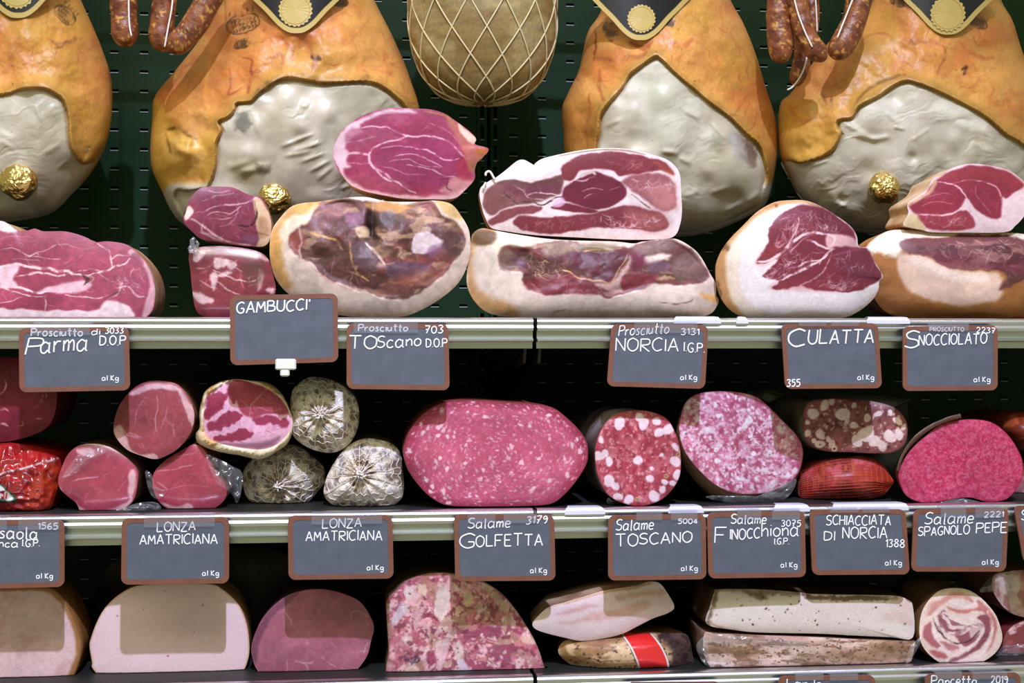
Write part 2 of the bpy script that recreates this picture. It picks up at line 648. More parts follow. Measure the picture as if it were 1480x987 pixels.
o = mb.make('trim_1', M['panel'], smooth=False)
o.data.materials.append(M['slot_lip'])
mi = np.zeros(len(o.data.polygons), np.int32)
o.data.polygons.foreach_set('material_index', np.array((mb.mi + [0] * 9)[:len(mi)] if False else np.r_[mb.mi2, np.zeros(0)], np.int32))
tag(o, kind='structure')
mb = MB()
mb.box((XL, YB + .012, ZB), (XR, YB + .03, ZT))
o = mb.make('wall_rear', M['panel'], smooth=False)
tag(o, kind='structure')

SHELF_Z = [zlip(459.0), zlip(735.5), zlip(977.0)]
DECK = [z - .0015 for z in SHELF_Z]
XG = float(P(773, 475, 0)[0])


def extrude_profile(mb, prof, x0, x1, closed=False):
    n = len(prof)
    nx = 2
    V = [(x, y, z) for x in (x0, x1) for (y, z) in prof]
    Q = [(i, i + 1, n + i + 1, n + i) for i in range(n - 1)]
    if closed:
        Q.append((n - 1, 0, n, 2 * n - 1))
    mb.add(V, Q)


M["rail"] = smat("price_rail_steel", (190, 194, 184), rough=.4, metal=1.0)
lv = ('top', 'middle', 'lowest')
for k, z0 in enumerate(SHELF_Z):
    for side, (xa, xb) in enumerate(((XL, XG - .0022), (XG + .0022, XR))):
        where = ('left', 'right')[side]
        lab = '%s steel-edged dark shelf %s of the joint' % (lv[k], where)
        t = thing('display_shelf', lab, 'shelf', ((xa + xb) / 2, .25, z0 - .03), 'steel shelves of the meat case')
        og = t.location
        mb = MB()
        mb.box((xa, .012, z0 - .03), (xb, YB - .006, z0 - .0015))
        mb.make('deck', M['deck'], t, og, smooth=False)
        mb = MB()
        arc = [(.0125, z0 - .0016), (.010, z0 - .0004), (.007, z0)]
        arc += [(.001, z0 + .0000), (-.002, z0 - .0012), (-.004, z0 - .0035), (-.0045, z0 - .0062), (-.003, z0 - .0075), (-.0035, z0 - .009),
                (-.005, z0 - .0105), (-.0052, z0 - .0125), (-.004, z0 - .0145)]
        extrude_profile(mb, arc, xa, xb)
        mb.make('front_lip', M['metal'], t, og, smooth=True)
        mb = MB()
        arc = [(-.004, z0 - .0146), (.001, z0 - .0148), (.001, z0 - .0225), (-.0045, z0 - .0228), (-.006, z0 - .0238), (-.006, z0 - .0252), (-.0045, z0 - .0262), (.004, z0 - .0265),
               (.004, z0 - .0335), (.012, z0 - .034)]
        extrude_profile(mb, arc, xa, xb)
        mb.make('price_rail', M['rail'] if 'rail' in M else M['metal'], t, og, smooth=False)
        xe = xb - .006 if side == 0 else xa + .006
        mb = MB()
        prof = [(.02, z0 - .034), (.03, z0 - .050), (.20, z0 - .062), (.40, z0 - .085), (YB - .002, z0 - .13), (YB - .002, z0 - .03), (.02, z0 - .03)]
        V = [(xe + s * .0015, y, z) for s in (-1, 1) for (y, z) in prof]
        n = len(prof)
        Q = [(i, (i + 1) % n, n + (i + 1) % n, n + i) for i in range(n)]
        T = [(0, i, i + 1) for i in range(1, n - 1)] + [(n, n + i + 1, n + i) for i in range(1, n - 1)]
        mb.add(V, Q, T)
        mb.make('bracket', M['deck'], t, og, smooth=False)

# ------------------------------------------------------------------ cut pieces: one outline, a face and a body behind it
class Surf:
    def __init__(s, outline, per=8, center=None):
        o = cr(outline, True, per)
        o = resample(o, 720)
        area = np.sum(o[:, 0] * np.roll(o[:, 1], -1) - np.roll(o[:, 0], -1) * o[:, 1])
        if area > 0:            # make it counter-clockwise as seen with y up
            o = o[::-1]
        s.o = o
        if center is None:
            a, b = o, np.roll(o, -1, 0)
            w = a[:, 0] * b[:, 1] - b[:, 0] * a[:, 1]
            s.c = np.array([((a[:, 0] + b[:, 0]) * w).sum(), ((a[:, 1] + b[:, 1]) * w).sum()]) / (3 * w.sum())
        else:
            s.c = np.asarray(center, float)
        d = o - s.c
        an = np.arctan2(d[:, 1], d[:, 0])
        rr = np.hypot(d[:, 0], d[:, 1])
        k = np.argsort(an)
        s.an = np.r_[an[k] - 2 * math.pi, an[k], an[k] + 2 * math.pi]
        s.rr = np.r_[rr[k], rr[k], rr[k]]
        s.len = np.linalg.norm(np.diff(np.vstack([o, o[:1]]), axis=0), axis=1).sum()
        s.rmean = rr.mean()
        s.poly = resample(o, 160)

    def r(s, x, y):
        dx, dy = x - s.c[0], y - s.c[1]
        return np.hypot(dx, dy) / np.interp(np.arctan2(dy, dx), s.an, s.rr)

    def disc(s, res):
        n = int(max(48, min(620, s.len / res)))
        K = int(max(10, min(200, s.rr.max() / res)))
        e = resample(s.o, n)
        k = np.arange(1, K + 1) / K
        pts = s.c + (e - s.c)[None] * k[:, None, None]
        pts = np.vstack([s.c[None], pts.reshape(-1, 2)])
        r = np.r_[0, np.repeat(k, n)]
        i = np.arange(K - 1)[:, None] * n + 1
        j = np.arange(n)[None]
        j2 = (j + 1) % n
        q = np.stack([i + j, i + n + j, i + n + j2, i + j2], -1).reshape(-1, 4)
        t = np.stack([np.zeros(n, int), 1 + np.arange(n), 1 + (np.arange(n) + 1) % n], -1)
        return pts, r, q, t, n


def blob(name, label, cat, outline, Y0, L, paint, body=((200, 150, 110), (170, 120, 80)), group=None, prof=None, tilt=(0, 0), bulge=.004, bpow=4,
         drift=(0, 0), floor=None, mface='cut', mbody='rind', nface='cut_face', nbody='rind', disp=None, res=1.7, ends=.5, bodyfn=None, bscale=40, per=8, brough=0.0, lift=0):
    S = Surf(np.asarray(outline, float) - np.array([0, lift]), per)
    S.floor = floor
    pts, r, q, t, n = S.disc(res)

    def Yf(x, y, rr=None):
        rr = S.r(x, y) if rr is None else rr
        yy = Y0 + tilt[0] * (x - S.c[0]) + tilt[1] * (y - S.c[1]) + bulge * np.clip(rr, 0, 1) ** bpow
        if disp is not None:
            yy = yy - disp(x, y) * ss(1.0, .93, rr)
        return yy
    S.Y = Yf
    x, y = pts[:, 0], pts[:, 1]
    V = P(x, y, Yf(x, y, r))
    edge = V[-n:].copy()
    c3 = edge.mean(0)
    if floor is not None:
        V[:, 2] = np.maximum(V[:, 2], floor + .0006)
        edge = V[-n:].copy()
    base = (float(c3[0]), float(Y0 + L / 2), float(V[:, 2].min()))
    th = thing(name, label, cat, base, group)
    C = paint(x, y)
    if mface != 'casing':
        C = C * (.80 + .16 * np.clip((C[:, 1:2] - 60) / 120.0, 0, 1))
    build(nface, V, q, t, M[mface], th, base, C)
    prof = prof or [(0, 1.0), (.003, .994), (.012, .985), (L * .4, .985), (L * .75, .95), (L * .92, .8), (L * .985, ends), (L, 0)]
    # densify the side
    pd = np.array([p[0] for p in prof])
    ps = np.array([p[1] for p in prof])
    dd = np.unique(np.r_[pd, np.linspace(0, L, max(6, int(L / .006)))])
    sc = np.interp(dd, pd, ps)
    ne = max(40, min(160, n // 2))
    idx = (np.arange(ne) * n // ne)
    e = edge[idx]
    rings = c3 + (e - c3)[None] * sc[:, None, None]
    rings[:, :, 1] = e[None, :, 1] * sc[:, None] + (1 - sc[:, None]) * c3[1] + dd[:, None]
    rings[:, :, 0] += drift[0] * dd[:, None]
    rings[:, :, 2] += drift[1] * dd[:, None]
    m = len(dd)
    if brough:
        nr = rings - rings.mean(1, keepdims=True)
        f = (fbm(rings.reshape(-1, 3) * 60, 3, 5).reshape(m, ne) - .5) * brough
        f *= ss(0, .006, dd)[:, None]
        rings[:, :, [0, 2]] *= 1
        nn = nr[:, :, [0, 2]] / (np.linalg.norm(nr[:, :, [0, 2]], axis=2, keepdims=True) + 1e-9)
        rings[:, :, 0] += nn[:, :, 0] * f
        rings[:, :, 2] += nn[:, :, 1] * f
    if floor is not None:
        rings[:, :, 2] = np.maximum(rings[:, :, 2], floor + .0006)
    Vb = rings.reshape(-1, 3)
    i = np.arange(m - 1)[:, None] * ne
    j = np.arange(ne)[None]
    j2 = (j + 1) % ne
    qb = np.stack([i + j, i + ne + j, i + ne + j2, i + j2], -1).reshape(-1, 4)
    if bodyfn is not None:
        cb = bodyfn(np.tile(np.linspace(0, 2 * math.pi, ne, endpoint=False), m), np.repeat(dd, ne), Vb)
    else:
        f = ss(.3, .7, fbm(Vb * bscale, 4, 3))[:, None]
        cb = np.array(body[0]) * (1 - f) + np.array(body[1]) * f
    build(nbody, Vb, qb, None, M[mbody], th, base, cb)
    th_info[th.name] = S
    S.th, S.base, S.edge, S.Vb, S.c3 = th, base, edge, Vb, c3
    return S


th_info = {}


def strings(S, paths, r, mat, name='string', off=.0006, sub=None):
    """cords lying on the face of a piece: photo-pixel paths laid onto its surface"""
    mb = MB()
    for p in paths:
        p = cr(np.asarray(p, float), False, 4)
        w = P(p[:, 0], p[:, 1], S.Y(p[:, 0], p[:, 1]) - off)
        if S.floor is not None:
            w[:, 2] = np.maximum(w[:, 2], S.floor + .0012)
        mb.tube(w, r, 6)
    return mb.make(name, M[mat], S.th if sub is None else sub, S.base)

# ------------------------------------------------------------------ hanging hams
HAM_Y = 0.335


def ham(label, outline, lardpoly, h, paint_skin, paint_lard, bumps=(), smear=1.0, rim_arc=None, seed=1, foil=None, center=None, Yc=HAM_Y, smears=()):
    S = Surf(outline, 8, center)
    L = cr(lardpoly, True, 6)
    pts, r, q, t, n = S.disc(2.2)

    def yham(x, y):
        rr = np.clip(S.r(x, y), 0, 1)
        base = np.sqrt(np.clip(1 - rr ** 2.3, 0, 1))
        # the leg gets thinner towards the shank
        th = .5 + .5 * ss(-190, 90, y)
        yy = Yc - h * base * th
        f = fbm(np.stack([x, y], -1) / 42.0, 2, seed) - .5
        f = f + .16 * (fbm(np.stack([x, y], -1) / 15.0, 2, seed + 8) - .5) * ss(-2, 6, sdist(x, y, L))
        f2 = fbm(np.stack([x, y], -1) / 9.0, 3, seed + 4) - .5
        yy = yy - (f * .014 + f2 * .0016 * ss(-2, 6, sdist(x, y, L))) * ss(1.0, .85, rr)
        for (bx, by, br, bh) in bumps:
            yy = yy - bh * np.exp(-((x - bx) ** 2 + (y - by) ** 2) / (br * br))
        return yy

    def rim(x, y):
        d = sdist(x, y, L)
        up = ss(1.02, .90, S.r(x, y))
        return np.where(d > 0, .010 * np.exp(-(d / 13.0) ** 2), .010 * np.exp(-(d / 3.0) ** 2) - .004) * up

    x, y = pts[:, 0], pts[:, 1]
    V = P(x, y, yham(x, y) - rim(x, y))
    Vk = P(x, y, 2 * Yc - yham(x, y) + (yham(x, y) - Yc) * .35)
    Vk[-n:] = V[-n:]
    base = P(S.c[0], y.max() - 1, Yc)
    th = thing('hanging_ham', label, 'ham', base, 'whole hams hanging on the back wall')
    C = paint_skin(x, y, L)
    build('skin', np.vstack([V, Vk]), np.vstack([q, q[:, ::-1] + len(V)]), np.vstack([t, t[:, ::-1] + len(V)]), M['skin'], th, base, np.vstack([C, C]))
    # the white coat of lard, with its spread strokes
    SL = Surf(L, 2)
    p2, r2, q2, t2, n2 = SL.disc(1.9)
    x2, y2 = p2[:, 0], p2[:, 1]
    tk = ss(1.0, .93, r2)
    w = np.stack([x2, y2], -1)
    a = math.radians(-20)
    u = (x2 * math.cos(a) + y2 * math.sin(a))
    v = (-x2 * math.sin(a) + y2 * math.cos(a))
    wob = fbm(w / 30, 3, seed + 9) * 40
    ridge = np.abs(fbm(np.stack([u / 60, (v + wob) / 13], -1), 3, seed + 21) - .5) * 2
    patch = ss(.45, .62, fbm(w / 55, 2, seed + 33))
    fine = fbm(w / 7, 3, seed + 40) - .5
    sm = np.zeros(len(x2))
    for (mx, my, ml, mw, ma, mh) in smears:
        dx, dy = x2 - mx, y2 - my
        ca, sa = math.cos(ma), math.sin(ma)
        mh = mh * .55
        uu, vv = dx * ca + dy * sa, -dx * sa + dy * ca + .004 * dx * dx / max(ml, 1) * 4
        sm += mh * np.exp(-(uu / ml) ** 4) * (np.exp(-(vv / (mw * 1.5)) ** 2) * 1.0)
    dz = (.0019 * (.35 - ridge) * patch * smear + .004 * (fbm(w / 60, 2, seed + 60) - .5) + sm) * tk
    Yl = yham(x2, y2) - .0022 * tk + .0032 * (1 - tk) - dz
    Vl = P(x2, y2, Yl)
    build('lard_coat', Vl, q2, t2, M['lard'], th, base, paint_lard(x2, y2, ridge * patch))
    if foil is not None:
        fx, fy, fr = foil
        # crumpled ball of gold foil over the bone end
        k1, k2 = 28, 40
        aa, bb = np.meshgrid(np.linspace(0, math.pi, k1), np.linspace(0, 2 * math.pi, k2, endpoint=False), indexing='ij')
        d = np.stack([np.sin(aa) * np.cos(bb), -np.cos(aa), np.sin(aa) * np.sin(bb)], -1).reshape(-1, 3)
        R = fr * .00095 * (1 + .3 * (fbm(d * 1.8 + seed, 2, seed) - .5) + .22 * np.abs(fbm(d * 6 + 5, 2, seed + 2) - .5))
        cc = P(fx, fy, float(yham(np.array([fx * 1.]), np.array([fy * 1.]))[0]) - fr * .0003)
        vv = cc + d * R[:, None] * np.array([1, .75, 1])
        i = np.arange(k1 - 1)[:, None] * k2
        j = np.arange(k2)[None]
        j2 = (j + 1) % k2
        qq = np.stack([i + j, i + j2, i + k2 + j2, i + k2 + j], -1).reshape(-1, 4)
        f = build('gold_foil_cap', vv, qq, None, M['foil'], th, base, smooth=False)
    # loop of rope it hangs by
    top = P(S.o[np.argmin(S.o[:, 1])][0], y.min() + 14, Yc)
    mb = MB()
    zr = ZC + .545
    pa = np.array([top + [-.03, 0, 0], top + [-.018, -.004, .05], [top[0], Yc, zr], top + [.018, .004, .05], top + [.03, 0, 0]])
    mb.tube(cr(pa, False, 6), .003, 6)
    mb.make('hanging_rope', M['string'], th, base)
    S.Yh = yham
    return S


def skin_paint(seed, stamps=(), creases=(), knob=None, dark=(), left_dark=0.0):
    def f(x, y, L):
        p = Paint(x, y, (200, 134, 66), seed, 3)
        p.N(60, (210, 150, 78), .45, .65, .9, seed=1)
        p.N(45, (192, 114, 54), .5, .72, .8, seed=2)
        p.N(20, (184, 108, 54), .55, .75, .5, seed=3)
        p.N(90, (192, 146, 58), .5, .65, .6, seed=4)
        d = sdist(p.x, p.y, L)
        p.mix(np.exp(-np.clip(d, 0, 99) / 12.0) * .85, (196, 156, 74))
        low = ss(258, 272, y) * ss(16, 11, d)
        p.mix(np.exp(-(np.clip(d - 3, -99, 99) / 5.0) ** 2) * .35, (140, 96, 44))
        # red threads of vein under the skin
        poly = np.array([[x.min(), 10], [x.max(), 10], [x.max(), 200], [x.min(), 200]])
        p.marble(poly, 34, 34, 1.7, (150, 62, 44), 1.5, .8, a=.55, seed=5, branch=.15)
        p.marble(poly, 26, 40, 3.2, (188, 96, 56), 1.2, .9, a=.4, seed=6, branch=.15)
        p.specks(60, (.6, 1.4), (110, 62, 36), a=.6, seed=8)
        for (c, s, w, col, a) in creases:
            p.S(c, s, w, col, a, soft=2.0)
        if knob:
            for k in knob:
                k(p)
        for (c, s, col, soft, a) in dark:
            p.R(c, s, col, soft, a, tex=4)
        for st in stamps:
            cx, cy, k, ang = st
            ca, sa = math.cos(ang), math.sin(ang)

            def T(q):
                return np.array([[cx + k * (a * ca - b * sa), cy + k * (a * sa + b * ca)] for a, b in q])
            ink = (66, 46, 26)
            tt = np.linspace(0, 6.283, 14)
            p.S('', T([(1.0 * math.cos(v), .55 * math.sin(v)) for v in tt]), 2.0, ink, .8, taper=0)
            for i in range(7):
                for j in range(3):
                    a, b = -.66 + .22 * i, -.28 + .28 * j
                    if a * a + (b / .55) ** 2 < .8:
                        p.S('', T([(a - .05, b - .07), (a + .06, b), (a - .04, b + .09)]), 2.2, ink, .75, taper=0)
            for i in range(5):
                a = -.7 + .35 * i
                p.S('', T([(a, -.6), (a + .08, -.85)]), 2.2, ink, .7)
        p.V(.07, 22)
        p.mix(low, (192, 183, 160))
        return p.c
    return f


def lard_paint(seed, spots=(), lo=None):
    def f(x, y, ridge):
        p = Paint(x, y, (198, 189, 166), seed, 3)
        p.N(50, (186, 175, 148), .45, .7, .8, seed=1)
        p.N(30, (208, 200, 180), .5, .7, .7, seed=2)
        p.N(70, (158, 151, 126), .55, .75, .6, seed=5)
        for (c, s, col, soft, a) in spots:
            p.R(c, s, col, soft, a, tex=5)
        p.specks(30, (.5, 1.2), (130, 116, 90), a=.5, seed=3)
        p.V(.05, 12)
        return p.c
    return f


hA = ham('tan ham hanging at the left edge, half of it out of view',
         [(117, 0), (131, 31), (148, 72), (161, 117), (161, 172), (151, 214), (131, 251), (103, 282), (76, 307), (34, 318), (0, 320), (-60, 310), (-120, 270),
          (-160, 200), (-155, 120), (-110, 50), (-62, 0), (-45, -60), (-36, -130), (-12, -178), (20, -190), (52, -175), (70, -130), (92, -60)],
         [(-60, 138), (0, 136), (34, 127), (62, 126), (79, 133), (93, 145), (100, 172), (101, 195), (105, 218), (119, 236), (136, 231), (147, 219), (151, 216), (131, 251), (103, 282), (76, 307), (34, 318),
          (0, 320), (-60, 310), (-115, 268), (-138, 200), (-115, 155)], .105,
         skin_paint(3, stamps=[(94, 22, 18, .75)], creases=[('c1', '225,175 255,190 290,175 320,160', 8, (140, 84, 44), .6), ('c1', '230,205 262,195 275,170', 4, (110, 64, 34), .6),
                                                            ('c1', '0,220 60,235 120,240 200,210', 5, (186, 110, 60), .5)]),
         lard_paint(3, [('c1', '180,740 240,730 250,780 190,800', (160, 150, 122), 6, .6), ('c1', '0,880 60,880 120,915 0,925', (176, 150, 110), 5, .6)]), seed=3, foil=(26, 262, 23), smears=[(56, 165, 10, 2, 1.2, .003), (10, 197, 12, 3, .4, .002), (12, 210, 10, 2.5, .6, .0025), (75, 215, 14, 2.5, -.5, .002), (90, 238, 9, 2, -.7, .002)])

knobB = [lambda p: p.R('c2', '70,420 150,520 230,575 330,560 330,640 300,720 280,790 200,810 140,860 90,800 55,720 45,640 58,540', (204, 156, 66), 4, .9),
         lambda p: p.R('c2', '120,600 200,570 280,620 270,700 180,745 120,690', (222, 176, 88), 5, .8),
         lambda p: p.S('c2', '120,545 160,535 200,560 240,580', 5, (92, 58, 22), .8, soft=2),
         lambda p: p.S('c2', '120,560 125,610 135,640', 4, (110, 70, 26), .7, soft=2),
         lambda p: p.R('c2', '140,750 200,740 280,740 270,800 200,805 150,800', (150, 100, 38), 5, .6)]
hB = ham('tan ham hanging left of the netted ball, dark oval stamp beside its badge',
         [(317, 10), (290, 55), (255, 100), (224, 139), (220, 170), (217, 220), (221, 248), (234, 276), (245, 300), (262, 322), (300, 340), (400, 350), (500, 340), (566, 300),
          (600, 240), (608, 170), (595, 118), (570, 58), (541, 0), (515, -60), (487, -130), (462, -178), (430, -190), (398, -175), (378, -130), (348, -60)],
         A('c2', '610,325 720,335 780,345 960,340 1040,370 1110,430 1150,500 1155,560 1120,700 1020,850 860,960 600,1000 300,965 200,930 150,840 160,795 200,800 260,790 290,780 320,700 322,600 345,550 332,510 370,490 400,460 410,430 470,420 520,375'), .115,
         skin_paint(7, stamps=[(352, 34, 24, -.25), (350, 65, 11, -.1), (493, 4, 11, .1)], knob=knobB,
                    creases=[('c2', '700,170 740,235 735,300', 8, (150, 84, 48), .5), ('c2', '730,235 760,245', 8, (84, 40, 26), .9), ('c2', '300,250 280,380 300,480', 6, (226, 150, 66), .6),
                             ('c2', '440,240 480,250 470,320 460,390', 3, (140, 52, 40), .7), ('c2', '385,290 385,360 380,400 440,370', 3, (140, 52, 40), .7),
                             ('c2', '130,380 180,300 240,250', 3, (160, 70, 44), .6), ('c2', '560,240 600,230 600,280', 5, (160, 92, 56), .6)],
                    dark=[('c2', '480,400 540,350 600,320 600,335 540,370 490,410', (120, 84, 40), 2, .7), ('c2', '740,325 850,345 960,325 960,345 840,355 740,345', (140, 100, 44), 2, .7)]),
         lard_paint(8, [('c2', '410,490 450,470 470,520 440,555 410,540', (110, 108, 96), 5, .85), ('c2', '390,690 470,660 530,700 520,760 430,770', (176, 164, 128), 5, .7),
                        ('c2', '500,690 545,690 545,725 510,730', (112, 104, 84), 3, .7), ('c2', '600,740 800,700 900,790 800,850 600,820', (176, 162, 146), 9, .6)]),
         bumps=[(264, 222, 26, .022), (252, 205, 7, .006), (262, 202, 6, .007), (272, 206, 6, .006), (258, 214, 7, .006), (270, 218, 8, .006), (249, 192, 9, -.01), (500, 60, 40, .012), (440, 66, 14, -.01), (410, 60, 12, -.006)], seed=11, foil=(396, 287, 20),
         smears=[(425, 205, 18, 2.2, -.35, .004), (444, 212, 20, 2.2, -.3, .0045), (430, 222, 18, 2.5, -.2, .004), (452, 228, 18, 2.2, -.35, .004), (462, 240, 16, 2.2, -.5, .004), (440, 198, 14, 2, -.3, .003), (470, 250, 14, 2.4, -.7, .004),
                 (345, 238, 16, 4, -.3, .005), (362, 246, 14, 4, -.2, .006), (380, 242, 10, 4, .3, .005), (318, 185, 12, 3, 1.2, .004), (440, 153, 6, 3, .2, .004), (500, 270, 8, 2, -.4, .003), (370, 178, 20, 3, 1.3, .003)])

hC = ham('tan ham hanging right of the netted ball, its white coat pointed at the top',
         [(868, 17), (849, 48), (837, 100), (821, 134), (812, 158), (814, 193), (817, 225), (830, 280), (870, 320), (930, 338), (985, 342), (1030, 334), (1070, 318), (1105, 297),
          (1117, 262), (1124, 214), (1121, 172), (1107, 127), (1090, 72), (1073, 31), (1056, 0), (1038, -50), (1010, -125), (990, -175), (960, -188), (930, -175), (912, -125), (885, -40)],
         A('c4', '480,235 400,290 375,312 340,370 258,470 245,560 232,640 240,800 400,940 600,985 700,970 800,935 860,905 932,865 945,790 957,740 940,650 915,600 870,560 800,490 720,430 650,370 600,330 550,285 510,245'), .115,
         skin_paint(13, stamps=[(880, 45, 13, 1.2), (966, 32, 8, .6)],
                    creases=[('c4', '230,110 235,190 230,250', 3, (120, 44, 34), .8), ('c4', '210,400 205,480 190,560 200,620', 4, (140, 60, 40), .6), ('c4', '250,290 250,360 265,420', 5, (160, 76, 46), .6),
                             ('c4', '240,245 330,250 420,235 460,205', 7, (150, 84, 46), .6), ('c4', '470,180 440,200 380,180', 8, (150, 74, 40), .7),
                             ('c4', '550,180 600,190 640,170', 9, (180, 88, 54), .6), ('c4', '880,560 930,600 970,660', 5, (180, 130, 50), .7)],
                    dark=[('c4', '100,400 160,420 250,470 235,640 110,640 95,560', (176, 122, 54), 8, .6)]),
         lard_paint(14, [('c4', '830,570 900,600 915,660 890,700 850,650', (112, 92, 78), 5, .95), ('c4', '790,560 850,580 870,670 820,660', (170, 164, 160), 5, .8), ('c4', '720,570 770,580 760,620 720,620', (140, 136, 114), 6, .7),
                         ('c4', '350,250 640,330 660,600 400,600 440,450', (206, 204, 184), 12, .5), ('c4', '440,340 560,360 560,560 480,560', (188, 190, 160), 10, .5),
                         ('c4', '800,920 860,870 920,850 900,900 830,935', (150, 136, 84), 5, .7), ('c4', '580,640 800,620 900,760 820,900 640,920', (186, 180, 150), 16, .5)]), smear=.7, seed=17,
         smears=[(968, 220, 12, 3, .1, .005), (990, 232, 10, 3, .5, .004), (1000, 165, 12, 3, .5, .004), (1040, 190, 16, 3, .8, .005), (1070, 215, 18, 3, 1.0, .006), (885, 178, 12, 2.5, -.4, .003), (1040, 275, 14, 3, -.3, .003), (1090, 285, 12, 3, -.7, .004), (1060, 300, 14, 3, -.5, .004), (1000, 280, 10, 2.5, -.4, .003)])

hD = ham('tan ham with gold foil ball, hanging at the right edge behind dry sausages',
         [(1258, 5), (1197, 62), (1146, 131), (1128, 150), (1124, 193), (1128, 227), (1142, 258), (1159, 286), (1200, 322), (1240, 335), (1290, 339), (1400, 335), (1470, 312), (1512, 262),
          (1527, 200), (1512, 132), (1482, 85), (1464, 31), (1447, 0), (1428, -60), (1405, -130), (1385, -178), (1355, -190), (1322, -175), (1304, -130), (1285, -60)],
         A('c5', '640,335 590,352 520,400 440,442 410,490 350,502 347,540 360,562 330,622 290,652 200,683 145,672 112,682 150,755 200,838 320,930 430,968 580,978 900,972 1100,905 1225,765 1225,690 1130,605 1060,562 980,492 880,432 780,382 690,347'), .115,
         skin_paint(19, stamps=[(1415, 33, 14, .5), (1300, 3, 12, .2)],
                    creases=[('c5', '440,200 480,150 560,145 600,230 700,300', 3, (160, 76, 50), .5), ('c5', '660,170 720,180 800,200 790,260 770,310', 4, (150, 70, 46), .6), ('c5', '870,290 890,280 880,310', 5, (80, 34, 26), .9),
                             ('c5', '290,400 300,440', 4, (110, 66, 40), .7), ('c5', '325,400 330,450', 4, (110, 66, 40), .7), ('c5', '860,180 940,240 1000,240', 7, (180, 96, 56), .6),
                             ('c5', '430,430 480,370 560,330 630,315', 6, (120, 84, 36), .7), ('c5', '190,540 250,500 320,490', 4, (160, 90, 50), .5)],
                    knob=[lambda p: p.R('c5', '110,440 200,530 340,530 340,600 280,660 180,680 120,640 100,540', (200, 152, 66), 6, .85)]),
         lard_paint(20, [('c5', '150,700 400,640 560,760 420,960 250,880', (182, 174, 152), 14, .6), ('c5', '450,450 800,420 1000,540 700,560', (216, 210, 196), 14, .7), ('c5', '985,495 1030,530 1030,580 985,560', (176, 164, 146), 5, .6)]),
         bumps=[(1152, 200, 22, .01), (1318, 228, 8, -.006), (1216, 288, 8, -.006), (1290, 140, 12, -.004)], seed=23, foil=(1278, 272, 21),
         smears=[(1235, 186, 20, 3, .5, .006), (1250, 198, 18, 3, .2, .006), (1272, 200, 14, 3, -.2, .005), (1290, 170, 12, 3, .8, .004), (1300, 185, 8, 2, .2, .004), (1170, 232, 16, 2.5, -.2, .005), (1184, 236, 14, 2, -.3, .004), (1330, 195, 16, 2, -.6, .002), (1400, 185, 20, 4, .3, .003), (1216, 296, 8, 2.5, .4, .004), (1430, 195, 12, 4, .8, .004)])


# black and gold paper badges tied to the hams
def badge(label, S, cx, tip, wtop, htop, seal, tiltx=0.0):
    """rounded rhombus: cx, y of its tip, half width at y=htop, seal (x, y, r)"""
    Y = float(S.Yh(np.array([cx * 1.0]), np.array([max(tip - 12.0, 0)]))[0]) - .013
    k = wtop / 60.0
    pts = np.array([(0, tip), (-12 * k, tip - 2), (-26 * k, tip - 12), (-44 * k, tip - 32), (-62 * k, tip - 50), (-74 * k, tip - 66), (-66 * k, tip - 84), (-30 * k, tip - 112), (0, tip - 122),
                    (30 * k, tip - 112), (66 * k, tip - 84), (74 * k, tip - 66), (62 * k, tip - 50), (44 * k, tip - 32), (26 * k, tip - 12), (12 * k, tip - 2)], float)
    pts[:, 0] += cx
    Sx = Surf(pts, 6)
    pp, r, q, t, n = Sx.disc(3)
    Y = float(np.min(S.Yh(pp[:, 0], pp[:, 1]) - .00000375 * (pp[:, 0] - cx) ** 2)) - .003
    base = P(cx, tip, Y)

    def yf(x, y):
        return Y + tiltx * (x - cx) * .001 + .00003 * (x - cx) ** 2 / 8
    th = thing('ham_badge', label, 'label', base, 'black and gold badges on the hams')

    def plate(name, k, off, mat, thick):
        x, y = Sx.c[0] + (pp[:, 0] - Sx.c[0]) * k, Sx.c[1] + (pp[:, 1] - Sx.c[1]) * k
        F = P(x, y, yf(x, y) - off)
        Bk = P(x, y, yf(x, y) - off + thick)
        e = np.arange(n)
        eo = len(pp) - n
        side = np.stack([eo + e, eo + e + len(pp), eo + (e + 1) % n + len(pp), eo + (e + 1) % n], -1)
        build(name, np.vstack([F, Bk]), np.vstack([q, q[:, ::-1] + len(pp), side]), np.vstack([t, t[:, ::-1] + len(pp)]), M[mat], th, base, smooth=False)
    plate('gold_border', 1.0, 0.0, 'gold', .001)
    plate('black_panel', .87, .0006, 'black', .0008)
    sx, sy, sr = seal
    a = np.linspace(0, 2 * math.pi, 120, endpoint=False)
    mb = MB()
    for (rr, off) in ((1.0, .0013),):
        R = sr * rr * (1 + .035 * np.sign(np.sin(a * 22)))
        x, y = sx + R * np.cos(a), sy - R * np.sin(a)
        F = P(np.r_[sx, x], np.r_[sy, y], yf(np.r_[sx, x], np.r_[sy, y]) - off)
        mb.add(F, None, [(0, 1 + i, 1 + (i + 1) % 120) for i in range(120)])
    for rr in (.86,):
        x, y = sx + sr * rr * np.cos(np.r_[a, a[:1]]), sy - sr * rr * np.sin(np.r_[a, a[:1]])
        mb.tube(P(x, y, yf(x, y) - .0014), .0004, 5)
    mb.make('gold_seal', M['gold'], th, base, smooth=False)
    # tie that holds it to the shank
    mb = MB()
    top = P(cx, tip - 118, Y + .001)
    sh = P(cx, tip - 150, float(S.Yh(np.array([cx * 1.]), np.array([tip - 150.]))[0]) - .002)
    mb.tube(cr(np.array([top, (top + sh) / 2 + [0, -.004, 0], sh]), False, 5), .0012, 6)
    mb.make('tie', M['string'], th, base)


